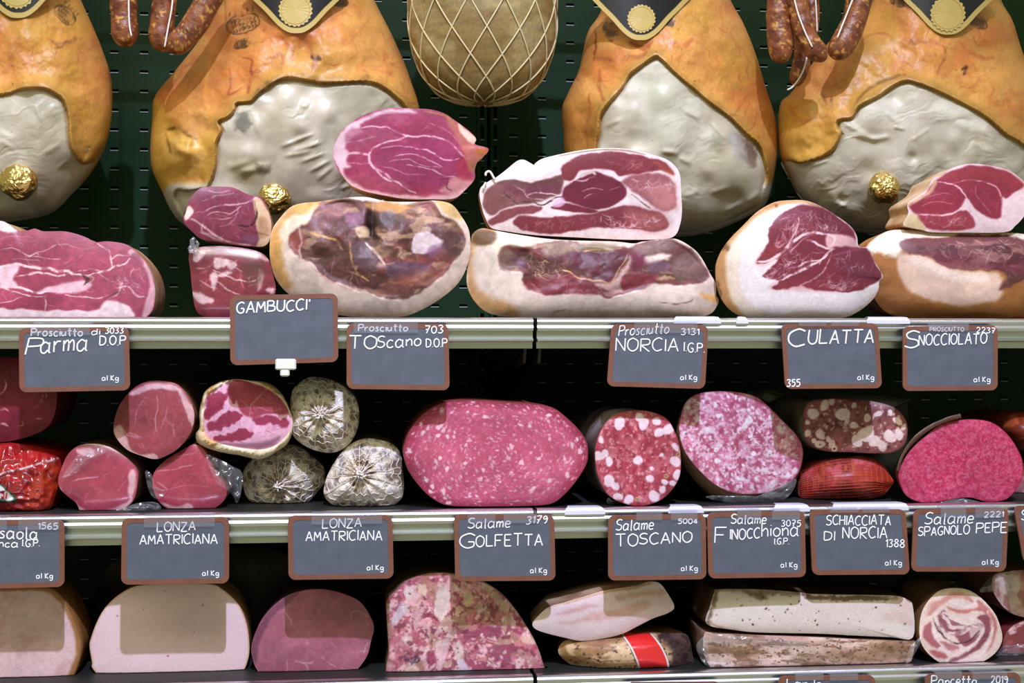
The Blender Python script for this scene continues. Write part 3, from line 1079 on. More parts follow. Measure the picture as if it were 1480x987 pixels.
badge('black and gold badge on the ham at the left edge', hA, 26, 26, 62, -40, (25, -14, 26))
badge('black badge with gold seal on the ham left of the netted ball', hB, 428, 48, 62, -40, (427, 14, 24))
badge('black badge with gold seal on the ham right of the netted ball', hC, 926, 58, 60, -40, (927, 27, 20))
badge('black badge with gold seal on the ham behind the right sausages', hD, 1370, 50, 62, -40, (1370, 20, 25))

# ------------------------------------------------------------------ ball of cured meat in a net
bx, by, ba, bb_ = 698.0, 15.0, 104.0, 134.0
YB0 = .30


def ball_pt(th, v, off=0.0):
    """v: 0 bottom .. 1 top ; th around"""
    ph = (v - .5) * math.pi
    c, s = np.cos(ph), np.sin(ph)
    rad = np.sign(c) * np.abs(c) ** .62
    zz = np.sign(s) * np.abs(s) ** .95
    ctr = P(bx, by, YB0)
    kx = float(np.linalg.norm(P(bx + ba, by, YB0) - ctr)) + off
    kz = float(np.linalg.norm(P(bx, by + bb_, YB0) - ctr)) + off
    lump = 1 + .03 * np.sin(th * 2 + 1) * c
    return np.stack([ctr[0] + kx * rad * np.cos(th) * lump - .010 * (zz < 0) * zz * 0, ctr[1] + kx * .9 * rad * np.sin(th) * lump, ctr[2] + kz * zz], -1)


k1, k2 = 90, 160
vv, tt = np.meshgrid(np.linspace(0, 1, k1), np.linspace(0, 2 * math.pi, k2, endpoint=False), indexing='ij')
Vb = ball_pt(tt.ravel(), vv.ravel())
nz = fbm(Vb * 22, 3, 4) - .5
Vb = Vb + (Vb - Vb.mean(0)) * (nz * .06)[:, None]
i = np.arange(k1 - 1)[:, None] * k2
j = np.arange(k2)[None]
qb = np.stack([i + j, i + (j + 1) % k2, i + k2 + (j + 1) % k2, i + k2 + j], -1).reshape(-1, 4)
f1 = fbm(Vb * np.array([14, 14, 40]), 4, 8)[:, None]
f2 = fbm(Vb * np.array([60, 60, 500]), 3, 9)[:, None]
cb = np.array((128, 104, 58)) * (1 - ss(.4, .65, f1)) + np.array((152, 134, 90)) * ss(.4, .65, f1)
cb = cb * (.82 + .36 * f2)
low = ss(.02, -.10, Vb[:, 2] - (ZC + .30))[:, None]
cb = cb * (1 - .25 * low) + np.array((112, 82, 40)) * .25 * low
base = Vb[np.argmin(Vb[:, 2])]
tb = thing('netted_ham_ball', 'round brown cured meat in a diamond-mesh cord net between two hams', 'cured meat', base)
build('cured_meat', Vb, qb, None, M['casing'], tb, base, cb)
mb = MB()
v = np.linspace(.015, .985, 70)
for k in range(13):
    for s in (-1, 1):
        th0 = 2 * math.pi * k / 13 + .1
        p = ball_pt(th0 + s * (v - .5) * 2.5, v, .0012)
        mb.tube(p, .0011, 5)
mb.make('net', M['net'], tb, base)
mb = MB()
ztop = float(ball_pt(np.array([0.]), np.array([1.]))[0][2])
mb.tube(np.array([[P(bx, by, YB0)[0], YB0, ztop - .01], [P(bx, by, YB0)[0], YB0, ZC + .545]]), .003, 6)
mb.make('hanging_cord', M['net'], tb, base)

# ------------------------------------------------------------------ dry sausages
M['dry_sausage'] = vmat('dry_sausage', rough=.38, bscale=260, bstr=.5, spec=.5, nscale=300, namt=.2, bdist=.0015)


def sausage(label, path, r, Y, seed, cord=None, group='dry sausages hanging among the hams'):
    p = cr(np.asarray(path, float), False, 10)
    p = resample(p, 90, False)
    w = P(p[:, 0], p[:, 1], Y)
    n = len(w)
    t = np.linspace(0, 1, n)
    rp = r * .00088 * np.where(t > .82, np.sqrt(np.clip(1 - ((t - .82) / .185) ** 2, 0.01, 1)), 1.0)
    rp = rp * (1 + .10 * (vn((t * 9)[:, None], seed) - .5))
    mb = MB()
    seg = 40
    mb.tube(w, rp, seg)
    V = np.vstack(mb.v)
    f = fbm(V * 150, 4, seed)[:, None]
    g = fbm(V * 230 + 9, 3, seed + 3)[:, None]
    c = np.array((138, 78, 44)) * (1 - ss(.4, .6, f)) + np.array((104, 52, 34)) * ss(.4, .6, f)
    c = c * (1 - ss(.56, .66, g)) + np.array((196, 138, 70)) * ss(.56, .7, g)
    V = V + (fbm(V * 120, 3, seed + 6)[:, None] - .5) * .0022
    base = V[np.argmin(V[:, 2])]
    th = thing('dry_sausage', label, 'sausage', base, group)
    build('casing', V, mb.q[0], np.array(mb.t[0]), M['dry_sausage'], th, base, c)
    if cord:
        pc = cr(np.asarray(cord, float), False, 8)
        wc = P(pc[:, 0], pc[:, 1], Y - r * .00088 - .0010)
        mb = MB()
        mb.tube(wc, .0011, 6)
        mb.make('string', M['whitenet'], th, base)
    # the link's own tie up to the rail
    mb = MB()
    mb.tube(np.array([w[0] + [0, 0, -.004], [w[0][0], w[0][1], ZC + .545]]), .0011, 6)
    mb.make('tie', M['whitenet'], th, base)


sausage('dry sausage hanging alone beside the ham at the left edge', [(179, -40), (179, 0), (180, 35), (181, 68)], 18.5, .235, 1, [(186, -40), (186, 5), (187, 35), (190, 52)])
sausage('straight dry sausage with a cord down it, left of the crown-stamped ham', [(240, -40), (238, 0), (235, 30), (233, 50), (240, 74)], 17, .23, 2, [(250, -40), (249, 5), (243, 40), (238, 68)])
sausage('slanting dry sausage resting against the crown-stamped ham', [(330, -40), (312, -16), (297, 8), (278, 40), (258, 62), (243, 72)], 17, .205, 3)
sausage('outer left dry sausage of the right-hand bunch', [(1128, -40), (1126, 0), (1126, 34), (1130, 91)], 17.5, .20, 5)
sausage('middle dry sausage crossed by a white cord in the right-hand bunch', [(1148, -40), (1152, 0), (1160, 36), (1172, 64), (1193, 87)], 15, .185, 6, [(1146, -10), (1153, 18), (1163, 45), (1174, 68)])
sausage('thin dry sausage behind the others in the right-hand bunch', [(1174, -40), (1173, 0), (1173, 30), (1170, 60)], 11.5, .235, 7, [(1178, -10), (1180, 20), (1181, 46)])
sausage('lower dry sausage hanging deepest in the right-hand bunch', [(1158, 30), (1160, 60), (1158, 92), (1149, 124)], 12.5, .245, 8, [(1168, 76), (1160, 104), (1147, 124), (1138, 130)])
sausage('thick dry sausage leaning on the ham at the right edge', [(1243, -40), (1241, 0), (1233, 34), (1219, 62), (1204, 84)], 18, .20, 9, [(1232, 0), (1222, 25), (1210, 55)])

# rail everything hangs from, above the frame
mb = MB()
for yy in (.235, HAM_Y):
    a = np.array([[XL, yy, ZC + .55], [XR, yy, ZC + .55]])
    mb.tube(a, .006, 10)
o = mb.make('trim_2', M['metal'])
tag(o, kind='structure')

# ------------------------------------------------------------------ top shelf: cut hams
D1, D2, D3 = DECK
FAT = (232, 208, 204)
FATP = (230, 194, 198)
RED = (172, 70, 92)


def px_poly(c, s):
    return A(c, s)


# 1 big half ham, left edge
def pt(x, y):
    p = Paint(x, y, (190, 78, 104), 31, 3.0)
    p.N(30, (160, 58, 80), .45, .65, .6, stretch=(2, 1))
    c = 'c6'
    p.R(c, '-320,640 -100,628 0,622 100,628 200,634 300,632 430,632 470,610 500,585 560,600 600,625 605,675 400,680 0,680 -300,680', FAT, 2, .95)
    p.R(c, '-80,220 0,215 36,230 75,262 40,275 -10,262 -80,262', FAT, 2)
    p.R(c, '-60,470 0,430 60,418 90,425 80,460 60,490 80,520 20,530 -60,520', FATP, 2, .9)
    p.R(c, '180,540 240,520 300,500 360,500 400,490 420,520 380,545 300,550 220,550', FATP, 2.5, .8)
    p.R(c, '610,350 660,395 700,470 715,535 712,590 690,640 655,675 665,600 690,530 678,460 640,400 590,372', (226, 172, 178), 2, .9)
    p.R(c, '600,380 640,370 660,420 630,400', (170, 70, 90), 1.5, .7)
    for st, w, a in (('0,432 90,425 180,440 270,446 340,462 400,470', 4, .9), ('70,480 150,462 230,465 300,470', 3, .8), ('60,520 110,530 170,545 240,548', 3.5, .9),
                     ('0,355 60,350 130,375 200,395 280,400', 1.6, .7), ('60,400 120,398 180,408', 1.4, .6), ('120,380 200,360 260,330', 1.3, .6), ('130,385 160,370 175,380', 2.5, .6),
                     ('400,472 460,455 520,437 570,420 600,395', 2.6, .9), ('520,437 512,400 495,360 450,330', 2.4, .8), ('512,400 545,382 600,380', 1.8, .8), ('455,450 420,440 350,452', 1.6, .7),
                     ('450,460 500,490 560,510', 1.6, .6), ('540,530 580,520 620,560 660,575', 2.2, .8), ('560,500 540,560 500,580', 2, .7), ('620,440 600,480 640,520', 1.4, .6),
                     ('300,560 380,570 450,575 500,560', 2, .8), ('0,520 60,540 130,560 200,570', 1.8, .8), ('210,570 215,600 205,630', 1.8, .8), ('100,570 60,590 0,600', 1.4, .7), ('0,300 80,290 150,300', 1.2, .4),
                     ('230,340 300,330 380,350 430,345', 1.2, .5), ('-150,430 -80,440 0,432', 4, .8), ('-200,520 -100,505 0,520', 3, .7)):
        p.S(c, st, w, FAT, a)
    p.marble(px_poly(c, '-200,280 500,330 600,420 500,600 -200,620'), 50, 16, .8, FAT, a=.45)
    p.marble(px_poly(c, '480,440 680,440 690,560 560,560'), 26, 14, 1.0, FAT, a=.6, seed=3)
    p.R(c, '380,465 400,470 412,488 400,505 385,520 392,495', (84, 44, 44), 1, .9)
    p.S(c, '395,465 430,485 415,500', 2, (214, 160, 150), .8)
    p.S(c, '480,585 520,560 550,548', 1.2, (80, 34, 42), .9)
    p.S(c, '85,262 150,260 165,250 185,262', 1.6, (216, 180, 150), .8)
    p.V(.12, 8)
    return p.c


blob('half_ham', 'largest cut half ham lying flat at the left end of the top shelf', 'ham',
     A('c6', '-90,225 0,220 35,232 75,262 120,266 160,256 200,268 290,268 350,280 400,298 440,318 490,314 570,325 620,352 670,410 700,470 713,530 712,590 700,635 660,670 600,676 400,678 0,678 -280,676 -340,560 -330,400 -230,265'),
     .03, .16, pt, ((206, 170, 130), (176, 120, 80)), 'cut ham pieces on the top shelf', floor=D1, tilt=(0, -.0001), bulge=.003)


# 2, 3 the two small ham ends
def pt(x, y):
    c = 'c6'
    p = Paint(x, y, (158, 66, 88), 33, 2)
    p.R(c, '930,90 1080,80 1140,130 1100,160 980,170 900,130', (146, 58, 84), 3, .8)
    p.R(c, '1165,120 1200,118 1235,180 1250,240 1245,310 1215,345 1180,340 1195,300 1180,250 1175,190', (222, 186, 150), 1.6)
    p.R(c, '1190,200 1225,210 1235,280 1200,300 1185,250', (196, 140, 100), 3, .7)
    p.S(c, '1170,130 1180,180 1170,230 1140,245 1090,240', 2.4, (58, 32, 30), .9)
    p.S(c, '1090,245 1130,265 1200,275 1235,285', 2.4, (96, 56, 40), .8)
    p.R(c, '845,185 870,150 890,180 870,205 850,215', (226, 190, 180), 1.5)
    for st, w, a in (('860,205 920,235 980,280 1060,320 1150,330', 3.0, .85), ('930,180 1000,150 1080,145 1160,130', 2.2, .8), ('940,200 1000,180 1060,185 1110,150', 1.8, .8), ('960,210 1040,210 1100,180', 1.6, .7),
                     ('1100,150 1090,190 1060,230 1010,250', 1.4, .6), ('990,190 1030,200', 1.4, .6), ('930,230 930,270 1000,290', 2, .7), ('930,130 1000,105 1080,95', 1.6, .6), ('920,270 1000,305 1100,325 1180,335', 2.6, .7),
                     ('955,80 1000,90 1060,82', 2.2, .6)):
        p.S(c, st, w, (222, 178, 178), a)
    p.R(c, '1120,285 1190,290 1185,325 1120,315', (150, 100, 130), 4, .6)
    p.marble(px_poly(c, '880,110 1120,90 1150,300 950,300'), 26, 14, .8, FATP, a=.45)
    p.V(.12, 7)
    return p.c


S2 = blob('ham_end', 'small ham end on top of the other, above the sign naming ham ends', 'ham',
          A('c6', '870,130 910,85 950,70 1050,70 1090,80 1130,100 1170,113 1205,118 1232,170 1249,240 1242,310 1215,342 1160,344 1080,337 1000,324 930,312 888,280 845,230 855,190 862,160'),
          .035, .10, pt, ((206, 170, 120), (150, 100, 70)), 'cut ham pieces on the top shelf', tilt=(.0002, 0), lift=2)


def pt(x, y):
    c = 'c6'
    p = Paint(x, y, (160, 58, 72), 35, 3)
    p.N(24, (140, 46, 60), .45, .6, .7)
    p.R(c, '900,350 1000,340 1150,352 1220,385 1235,410 1180,385 1080,368 950,362 890,400', (206, 178, 160), 2, .8)
    for q in ('990,390 1040,395 1050,420 1010,440 985,425', '970,460 1000,450 1000,500 985,540 968,500', '890,545 960,570 980,590 930,600 895,580', '885,380 930,360 940,380 900,410', '1040,400 1090,420 1060,440',
              '1190,440 1215,460 1205,520 1180,545 1190,490', '1000,460 1060,450 1050,470 1010,480', '1220,540 1262,530 1255,560'):
        p.R(c, q, (226, 196, 192), 2, .85, tex=2)
    p.R(c, '1110,430 1200,410 1220,470 1180,540 1140,500', (116, 66, 58), 6, .7)
    for st, w, a in (('985,440 1060,480 1120,500 1180,490', 2, .7), ('1000,500 1060,540 1110,560', 2, .7), ('900,440 960,430 1000,400', 2, .6), ('920,500 960,520 1000,530', 1.6, .6), ('1060,420 1110,460', 1.6, .6)):
        p.S(c, st, w, FAT, a)
    p.marble(px_poly(c, '880,370 1240,400 1250,560 900,600'), 34, 16, 1.0, FATP, a=.5)
    p.V(.16, 7)
    return p.c


S3 = blob('ham_end', 'film-wrapped small ham end half behind the sign naming ham ends', 'ham',
          A('c6', '868,385 885,355 910,342 1000,336 1100,343 1190,362 1237,400 1257,470 1268,540 1240,600 1220,665 1040,668 940,660 900,625 885,540 876,450'),
          .03, .11, pt, ((150, 120, 90), (110, 70, 60)), 'cut ham pieces on the top shelf', floor=D1, mface='wrapcut', bulge=.006)
mb = MB()
for pth, r in (('885,370 890,340 885,310 895,300', .004), ('900,372 905,345 912,325 900,312', .003), ('880,365 876,345 880,335', .003)):
    w = A('c6', pth)
    mb.tube(P(w[:, 0], w[:, 1], .03) + np.random.default_rng(1).normal(0, .0006, (len(w), 3)), np.linspace(r, r * .5, len(w)), 7, .4)
mb.make('film_twist', M['film'], S3.th, S3.base)


# 4 boned ham on the shelf
def dryflesh(p, poly, seed, base=(132, 84, 76)):
    p.R('', poly, base, 2.5, 1, tex=2)
    for k, (sc, col, lo, hi, a) in enumerate(((34, (108, 62, 58), .46, .6, .85), (28, (182, 138, 108), .54, .66, .8), (36, (126, 76, 82), .52, .64, .7), (18, (96, 64, 48), .56, .68, .7), (30, (158, 72, 72), .54, .68, .7), (20, (206, 166, 134), .6, .7, .75))):
        p.N(sc, col, lo, hi, a, poly=poly, stretch=(1.6, .8), seed=seed + k * 7)
    p.marble(poly, 34, 30, 1.3, (214, 176, 136), .6, .6, a=.5, seed=seed)
    p.marble(poly, 22, 32, 1.5, (84, 52, 44), .6, .9, a=.6, seed=seed + 1)


FL4 = A('c7', '110,590 150,550 190,525 220,470 255,443 330,422 420,438 450,438 620,452 700,438 752,500 802,520 842,570 847,622 802,690 742,760 640,830 540,850 470,832 430,812 400,815 350,790 270,760 210,700 170,680 122,650')


def pt(x, y):
    c = 'c7'
    p = Paint(x, y, (226, 200, 182), 41, 3)
    p.R(c, '20,640 40,560 80,500 130,450 220,435 300,420 300,440 220,460 180,490 130,500 190,520 180,545 120,545 80,620 90,720 130,800 60,790 20,700', (208, 150, 74), 6, .85)
    p.R(c, '40,720 140,830 400,900 640,890 820,770 880,640 880,780 740,930 400,940 100,860', (206, 160, 118), 7, .55)
    p.R(c, '70,560 120,500 180,505 190,530 120,570 90,640', (238, 216, 190), 5, .9)
    p.R(c, '720,435 800,440 840,500 820,520 760,480', (216, 170, 90), 4, .7)
    dryflesh(p, FL4, 3)
    p.R(c, '110,590 150,560 175,600 150,650 120,640', (188, 96, 84), 4, .8)
    p.S(c, '150,545 160,600 150,650 165,680', 3, (228, 190, 180), .8)
    p.R(c, '640,575 690,565 720,590 755,605 740,640 690,655 650,660 625,640', (226, 204, 204), 2, .95, tex=2)
    p.R(c, '690,640 760,620 755,650 700,680', (164, 110, 160), 4, .6)
    p.R(c, '440,470 470,500 465,560 490,600 455,590 430,530', (52, 32, 26), 3, .95)
    p.R(c, '430,450 520,440 620,455 620,470 560,490 480,480', (206, 150, 84), 3, .85)
    p.R(c, '440,500 520,480 600,500 560,540 470,540', (88, 70, 64), 4, .7)
    p.R(c, '390,540 440,545 450,580 400,590', (226, 194, 160), 2, .8)
    p.R(c, '240,440 340,440 330,500 260,490', (166, 112, 112), 4, .7)
    p.R(c, '345,490 420,480 420,530 360,540', (140, 92, 120), 3, .8)
    p.R(c, '370,620 440,600 480,690 460,730 390,700', (112, 82, 92), 4, .7)
    p.S(c, '360,600 370,680 400,740 440,770', 3, (212, 160, 92), .85)
    p.S(c, '430,610 480,660 520,720', 4, (228, 210, 190), .8)
    p.S(c, '200,570 300,600 330,640', 4, (220, 170, 100), .7)
    p.S(c, '540,780 620,770 700,740', 4, (206, 140, 80), .7)
    p.R(c, '520,710 620,690 690,710 640,750 540,760', (106, 78, 104), 4, .7)
    p.R(c, '760,560 840,570 845,620 790,680 750,640', (104, 70, 70), 5, .6)
    p.R(c, '560,740 700,720 780,660 800,690 700,780 560,830 470,820', (150, 84, 74), 6, .5)
    p.S(c, '170,680 260,760 350,800 430,815', 3, (214, 160, 150), .7)
    p.V(.12, 8)
    return p.c


def ds(x, y):
    w = np.stack([x, y], -1)
    d = sdist(x, y, cr(FL4, True, 4))
    m = ss(3, -8, d)
    return m * (.012 * (fbm(w / 38, 2, 5) - .5) + .0016 * (fbm(w / 10, 2, 6) - .5) - .002) - .012 * np.exp(-(((x - 538) / 7) ** 2 + ((y - 325) / 26) ** 2))


S4 = blob('boned_ham', 'rounded boned ham with craggy dried flesh under the magenta half ham', 'ham',
          A('c7', '28,640 38,560 78,500 120,460 170,445 230,440 330,425 430,420 520,438 640,440 720,435 790,450 832,500 864,560 870,640 860,700 820,780 740,850 640,905 560,924 400,924 250,900 120,835 58,770 34,700'),
          .025, .14, pt, ((214, 160, 90), (190, 130, 70)), 'cut ham pieces on the top shelf', floor=D1, mface='dry', bulge=.022, bpow=3, disp=ds, prof=[(0, 1), (.01, .995), (.03, .985), (.07, .93), (.11, .75), (.13, .5), (.14, 0)])


# 5 magenta half ham on top
def pt(x, y):
    c = 'c7'
    p = Paint(x, y, (190, 76, 112), 43, 2.6)
    p.N(30, (172, 60, 96), .45, .65, .6, stretch=(2, .8))
    p.N(24, (204, 112, 140), .55, .7, .4, stretch=(2, .8), seed=4)
    p.R(c, '290,240 305,190 335,140 395,95 470,62 540,50 630,55 640,66 540,66 470,82 410,110 420,150 370,175 345,210 360,235 350,270 370,290 340,300 350,330 420,380 500,400 620,412 720,415 800,410 860,380 850,400 800,435 700,438 500,420 370,380 330,330', (232, 196, 204), 3, .95)
    p.R(c, '350,150 420,125 500,130 560,150 480,190 400,225 355,215', (190, 90, 122), 3, .6)
    p.R(c, '350,330 470,330 600,385 700,410 600,412 480,390 390,370', (192, 92, 112), 3, .5)
    p.R(c, '460,260 500,215 600,180 700,170 780,190 820,250 860,330 780,360 640,370 540,330', (176, 66, 110), 5, .7)
    for st, w, a in (('420,127 480,122 550,140 610,162 680,164 760,180 800,205 850,262', 2.6, .95), ('610,162 550,182 480,208 447,246 460,290 500,332 560,360 600,385 640,402', 3.0, .95), ('445,245 400,236 350,240 300,250', 4, .85),
                     ('500,215 580,205 640,210', 1.6, .7), ('640,215 700,225 760,265 820,260', 2.2, .9), ('560,250 620,240 680,255 730,285 760,300', 1.6, .8), ('530,270 600,262 660,280 740,300', 1.4, .7), ('600,285 680,295 760,330 800,340', 2, .8),
                     ('480,290 540,300 600,320 680,330', 1.2, .6), ('430,90 400,110 470,75 600,66', 2.2, .6), ('700,110 760,130 830,200', 1.4, .5), ('470,300 520,325 560,362', 3.4, .8), ('320,190 420,180 480,165', 1.6, .5), ('340,270 400,280 450,275', 1.6, .5)):
        p.S(c, st, w, (236, 186, 200), a)
    p.R(c, '770,80 810,105 870,150 895,182 890,205 950,220 930,260 905,275 890,315 860,310 850,270 830,200 790,140', (206, 122, 104), 3, .85)
    p.R(c, '820,115 890,170 895,195 870,190 830,150', (236, 206, 186), 2, .9)
    p.R(c, '900,215 945,222 935,245 900,250', (196, 116, 60), 2, .8)
    p.R(c, '860,270 895,270 890,315 870,320', (170, 110, 76), 2, .7)
    p.R(c, '800,340 885,345 850,395 800,420 740,400 770,370', (224, 170, 160), 3, .7)
    p.S(c, '745,345 775,345 770,380 790,395', 2, (110, 40, 44), .8)
    p.S(c, '680,60 760,78 800,110', 2.4, (196, 140, 76), .8, warp=False)
    p.R(c, '820,260 850,262 870,320 880,350 810,340', (196, 60, 84), 3, .7)
    p.marble(px_poly(c, '380,100 800,120 840,340 600,380 400,300'), 40, 16, .7, (226, 160, 180), .1, .4, a=.4)
    p.V(.1, 6)
    return p.c


S5 = blob('half_ham', 'magenta cut half ham balanced on the craggy boned ham', 'ham',
          A('c7', '293,240 308,190 338,140 398,95 470,64 540,52 630,55 700,58 760,75 810,108 860,145 894,180 888,201 905,210 945,222 937,245 905,270 889,310 888,350 850,395 800,432 700,435 600,434 500,417 430,402 370,377 338,340 308,300'),
          .055, .10, pt, ((224, 190, 170), (200, 150, 110)), 'cut ham pieces on the top shelf', bulge=.003, tilt=(0, .0001), lift=2)

# 6 long boned ham
FL6 = A('c8', '215,600 230,560 280,542 350,555 440,535 520,528 600,532 700,556 800,556 890,556 930,536 1040,518 1110,518 1180,556 1232,610 1284,690 1250,732 1130,748 1000,732 950,762 850,792 760,806 700,790 550,790 480,797 400,780 340,732 330,680 260,672 218,640')


def pt(x, y):
    c = 'c8'
    p = Paint(x, y, (226, 202, 186), 47, 3)
    p.R(c, '50,760 55,640 70,510 110,450 180,440 170,500 90,540 80,680 120,780 300,860 300,920 80,860', (196, 140, 78), 8, .8)
    p.R(c, '500,890 700,880 1000,890 1200,870 1360,830 1360,900 1000,925 500,925', (206, 166, 130), 6, .6)
    dryflesh(p, FL6, 5, (140, 84, 82))
    p.R(c, '75,510 110,465 200,480 190,520 140,545 90,540', (110, 74, 44), 4, .9)
    p.R(c, '200,520 330,530 400,545 330,560 280,545 230,550 215,590 190,560', (236, 222, 190), 4, .8)
    p.R(c, '220,580 260,555 300,590 300,660 260,670 220,640', (130, 96, 84), 3, .8)
    p.R(c, '570,590 640,570 760,580 880,575 850,650 800,710 760,735 700,700 620,660 580,620', (110, 46, 60), 4, .92)
    p.R(c, '345,730 480,700 560,690 690,720 710,790 550,790 480,797 400,780', (140, 48, 60), 4, .85)
    p.R(c, '835,710 900,690 1000,690 1030,700 1010,725 950,760 850,780 830,750', (156, 56, 70), 4, .85)
    p.R(c, '720,770 760,800 850,790 760,806', (146, 46, 56), 2, .9)
    p.R(c, '440,540 560,530 600,535 700,560 600,575 520,590 450,600', (170, 150, 128), 4, .7)
    p.R(c, '640,540 760,535 830,555 760,575 660,570', (146, 124, 98), 4, .8)
    p.R(c, '900,550 1040,520 1120,520 1100,560 1000,590 920,580', (150, 124, 118), 5, .7)
    p.R(c, '950,610 1000,595 1080,585 1090,600 1020,630 960,640', (230, 214, 200), 3, .9)
    p.R(c, '885,600 940,590 960,650 900,680', (140, 46, 76), 4, .8)
    p.R(c, '980,640 1080,630 1090,670 1000,690', (124, 84, 108), 5, .8)
    p.R(c, '1100,620 1200,580 1270,680 1240,720 1130,720', (136, 106, 98), 5, .7)
    p.R(c, '1040,720 1240,725 1130,750 1030,740', (120, 64, 56), 3, .8)
    p.R(c, '700,740 760,740 830,700 860,650 880,600 880,640 830,740 840,780 780,775 720,760', (228, 186, 180), 3, .8)
    p.S(c, '450,620 520,650 600,700 690,720 780,735 810,700 880,580', 2.6, (204, 154, 98), .9)
    p.S(c, '440,610 500,640 580,680', 1.6, (74, 44, 34), .8)
    p.S(c, '600,560 640,575 760,560 840,565', 2.4, (206, 160, 100), .8)
    p.R(c, '300,600 370,630 360,670 310,660', (120, 66, 90), 4, .7)
    p.marble(px_poly(c, '340,600 540,600 560,700 400,720'), 30, 18, 1.2, (218, 186, 148), .5, .5, a=.7, seed=5)
    p.marble(px_poly(c, '500,700 700,720 690,790 500,790'), 18, 14, .8, (226, 160, 150), 1.2, .4, a=.6, seed=6)
    p.S(c, '1030,830 1100,845 1200,825', 2.4, (150, 112, 84), .8)
    p.S(c, '480,900 510,880 560,872', 3, (176, 136, 104), .7)
    p.R(c, '1240,790 1330,800 1330,830 1260,820', (224, 160, 80), 4, .8)
    p.V(.1, 8)
    return p.c


def ds(x, y):
    w = np.stack([x, y], -1)
    d = sdist(x, y, cr(FL6, True, 4))
    m = ss(3, -8, d)
    return m * (.011 * (fbm(w / 36, 2, 15) - .5) + .0016 * (fbm(w / 10, 2, 16) - .5) - .003)


blob('boned_ham', 'long boned ham with maroon dried flesh, lowest left of the pale-faced culatta', 'ham',
     A('c8', '72,520 88,480 130,458 200,470 300,488 450,510 600,520 800,525 900,535 950,525 1050,513 1120,513 1190,550 1242,600 1292,690 1320,740 1322,800 1334,820 1328,850 1290,895 1200,915 1000,915 700,916 500,918 300,912 165,890 88,825 52,740 58,640'),
     .03, .14, pt, ((206, 156, 100), (176, 120, 70)), 'cut ham pieces on the top shelf', floor=D1, mface='dry', bulge=.020, bpow=3, disp=ds, prof=[(0, 1), (.01, .995), (.03, .985), (.08, .93), (.12, .75), (.135, .5), (.14, 0)])


# 7 dark red half ham on top of it
def pt(x, y):
    c = 'c8'
    p = Paint(x, y, (232, 210, 208), 53, 2.6)
    p.R(c, '130,255 250,175 320,125 400,120 520,90 520,115 480,160 400,200 320,190 220,215', (236, 224, 212), 3, .9)
    p.R(c, '530,200 538,140 600,98 740,68 860,72 960,92 1060,125 1112,182 1050,165 960,175 840,190 800,168 740,158 680,155 620,172 590,208 550,212', (146, 52, 62), 2)
    p.R(c, '1000,120 1080,145 1112,185 1050,165', (190, 90, 70), 4, .6)
    p.R(c, '535,272 560,240 605,208 690,165 760,190 830,215 864,265 842,312 780,346 700,362 600,332 540,312', (128, 40, 62), 2)
    p.R(c, '480,345 560,330 650,350 720,372 640,380 560,374 500,360', (132, 44, 60), 1.5)
    p.R(c, '840,215 900,185 1000,178 1080,190 1115,260 1112,350 1050,372 980,330 900,270 860,238', (164, 84, 92), 2.5, .9)
    p.R(c, '960,260 1080,220 1115,270 1112,355 1050,372 990,330', (204, 132, 130), 10, .8)
    p.R(c, '290,430 330,395 420,402 560,396 720,376 800,350 880,345 1000,370 1060,400 1082,440 1030,476 880,462 720,452 600,476 450,484 350,476 310,456', (150, 62, 72), 2)
    p.R(c, '860,360 1000,372 1062,402 1082,440 1030,474 900,460', (188, 108, 108), 10, .7)
    p.R(c, '132,330 150,270 200,222 300,212 380,225 470,200 528,190 546,225 510,290 450,310 370,332 300,340 240,362 180,392 145,377', (140, 84, 82), 2)
    p.R(c, '240,230 330,240 440,225 530,215 520,270 440,300 340,300 260,280', (132, 62, 78), 5, .8)
    p.R(c, '200,225 300,212 400,228 520,195 520,212 400,240 300,232 220,235', (110, 66, 58), 2, .7)
    p.R(c, '165,420 230,375 300,350 380,340 432,350 402,382 322,392 280,412 182,446', (150, 76, 80), 2)
    p.R(c, '500,320 540,300 560,330 530,350 490,345', (222, 180, 206), 2, .8)
    for st, w, a in (('360,290 400,278 470,285 530,290', 1.8, .8), ('290,240 340,270 360,300 440,310', 1.6, .7), ('600,210 640,190 690,170 710,180', 4, .8), ('610,215 650,215 700,190', 2.2, .7), ('640,270 700,255 740,262', 1.4, .6), ('650,300 700,285', 1.4, .6), ('780,260 830,240', 1.0, .5)):
        p.S(c, st, w, FAT, a)
    p.S(c, '240,280 275,310 310,335', 2.0, (70, 40, 40), .9)
    p.S(c, '340,320 390,325 430,336 480,315 530,292', 2.0, (70, 40, 40), .9)
    p.S(c, '890,280 930,320 985,355', 1.6, (90, 50, 46), .9)
    p.marble(px_poly(c, '850,215 1080,190 1110,260 940,280'), 26, 18, 1.0, (238, 206, 206), 2.4, .5, a=.8, seed=1)
    p.marble(px_poly(c, '720,380 1000,372 1070,440 880,462 730,440'), 36, 18, 1.1, (238, 206, 206), 1.4, .7, a=.8, seed=2)
    p.marble(px_poly(c, '320,410 700,390 700,450 350,476'), 30, 12, .8, (226, 170, 170), 2.4, .5, a=.6, seed=3)
    p.marble(px_poly(c, '780,90 1050,130 1040,160 800,160'), 24, 14, .8, (214, 150, 150), 2.6, .5, a=.6, seed=4)
    p.marble(px_poly(c, '150,270 520,230 500,290 200,370'), 24, 14, .8, (206, 150, 146), a=.5, seed=5)
    p.S(c, '520,90 620,72 740,58 860,62 960,82', 2.2, (150, 110, 70), .8, warp=False)
    p.V(.08, 6)
    return p.c


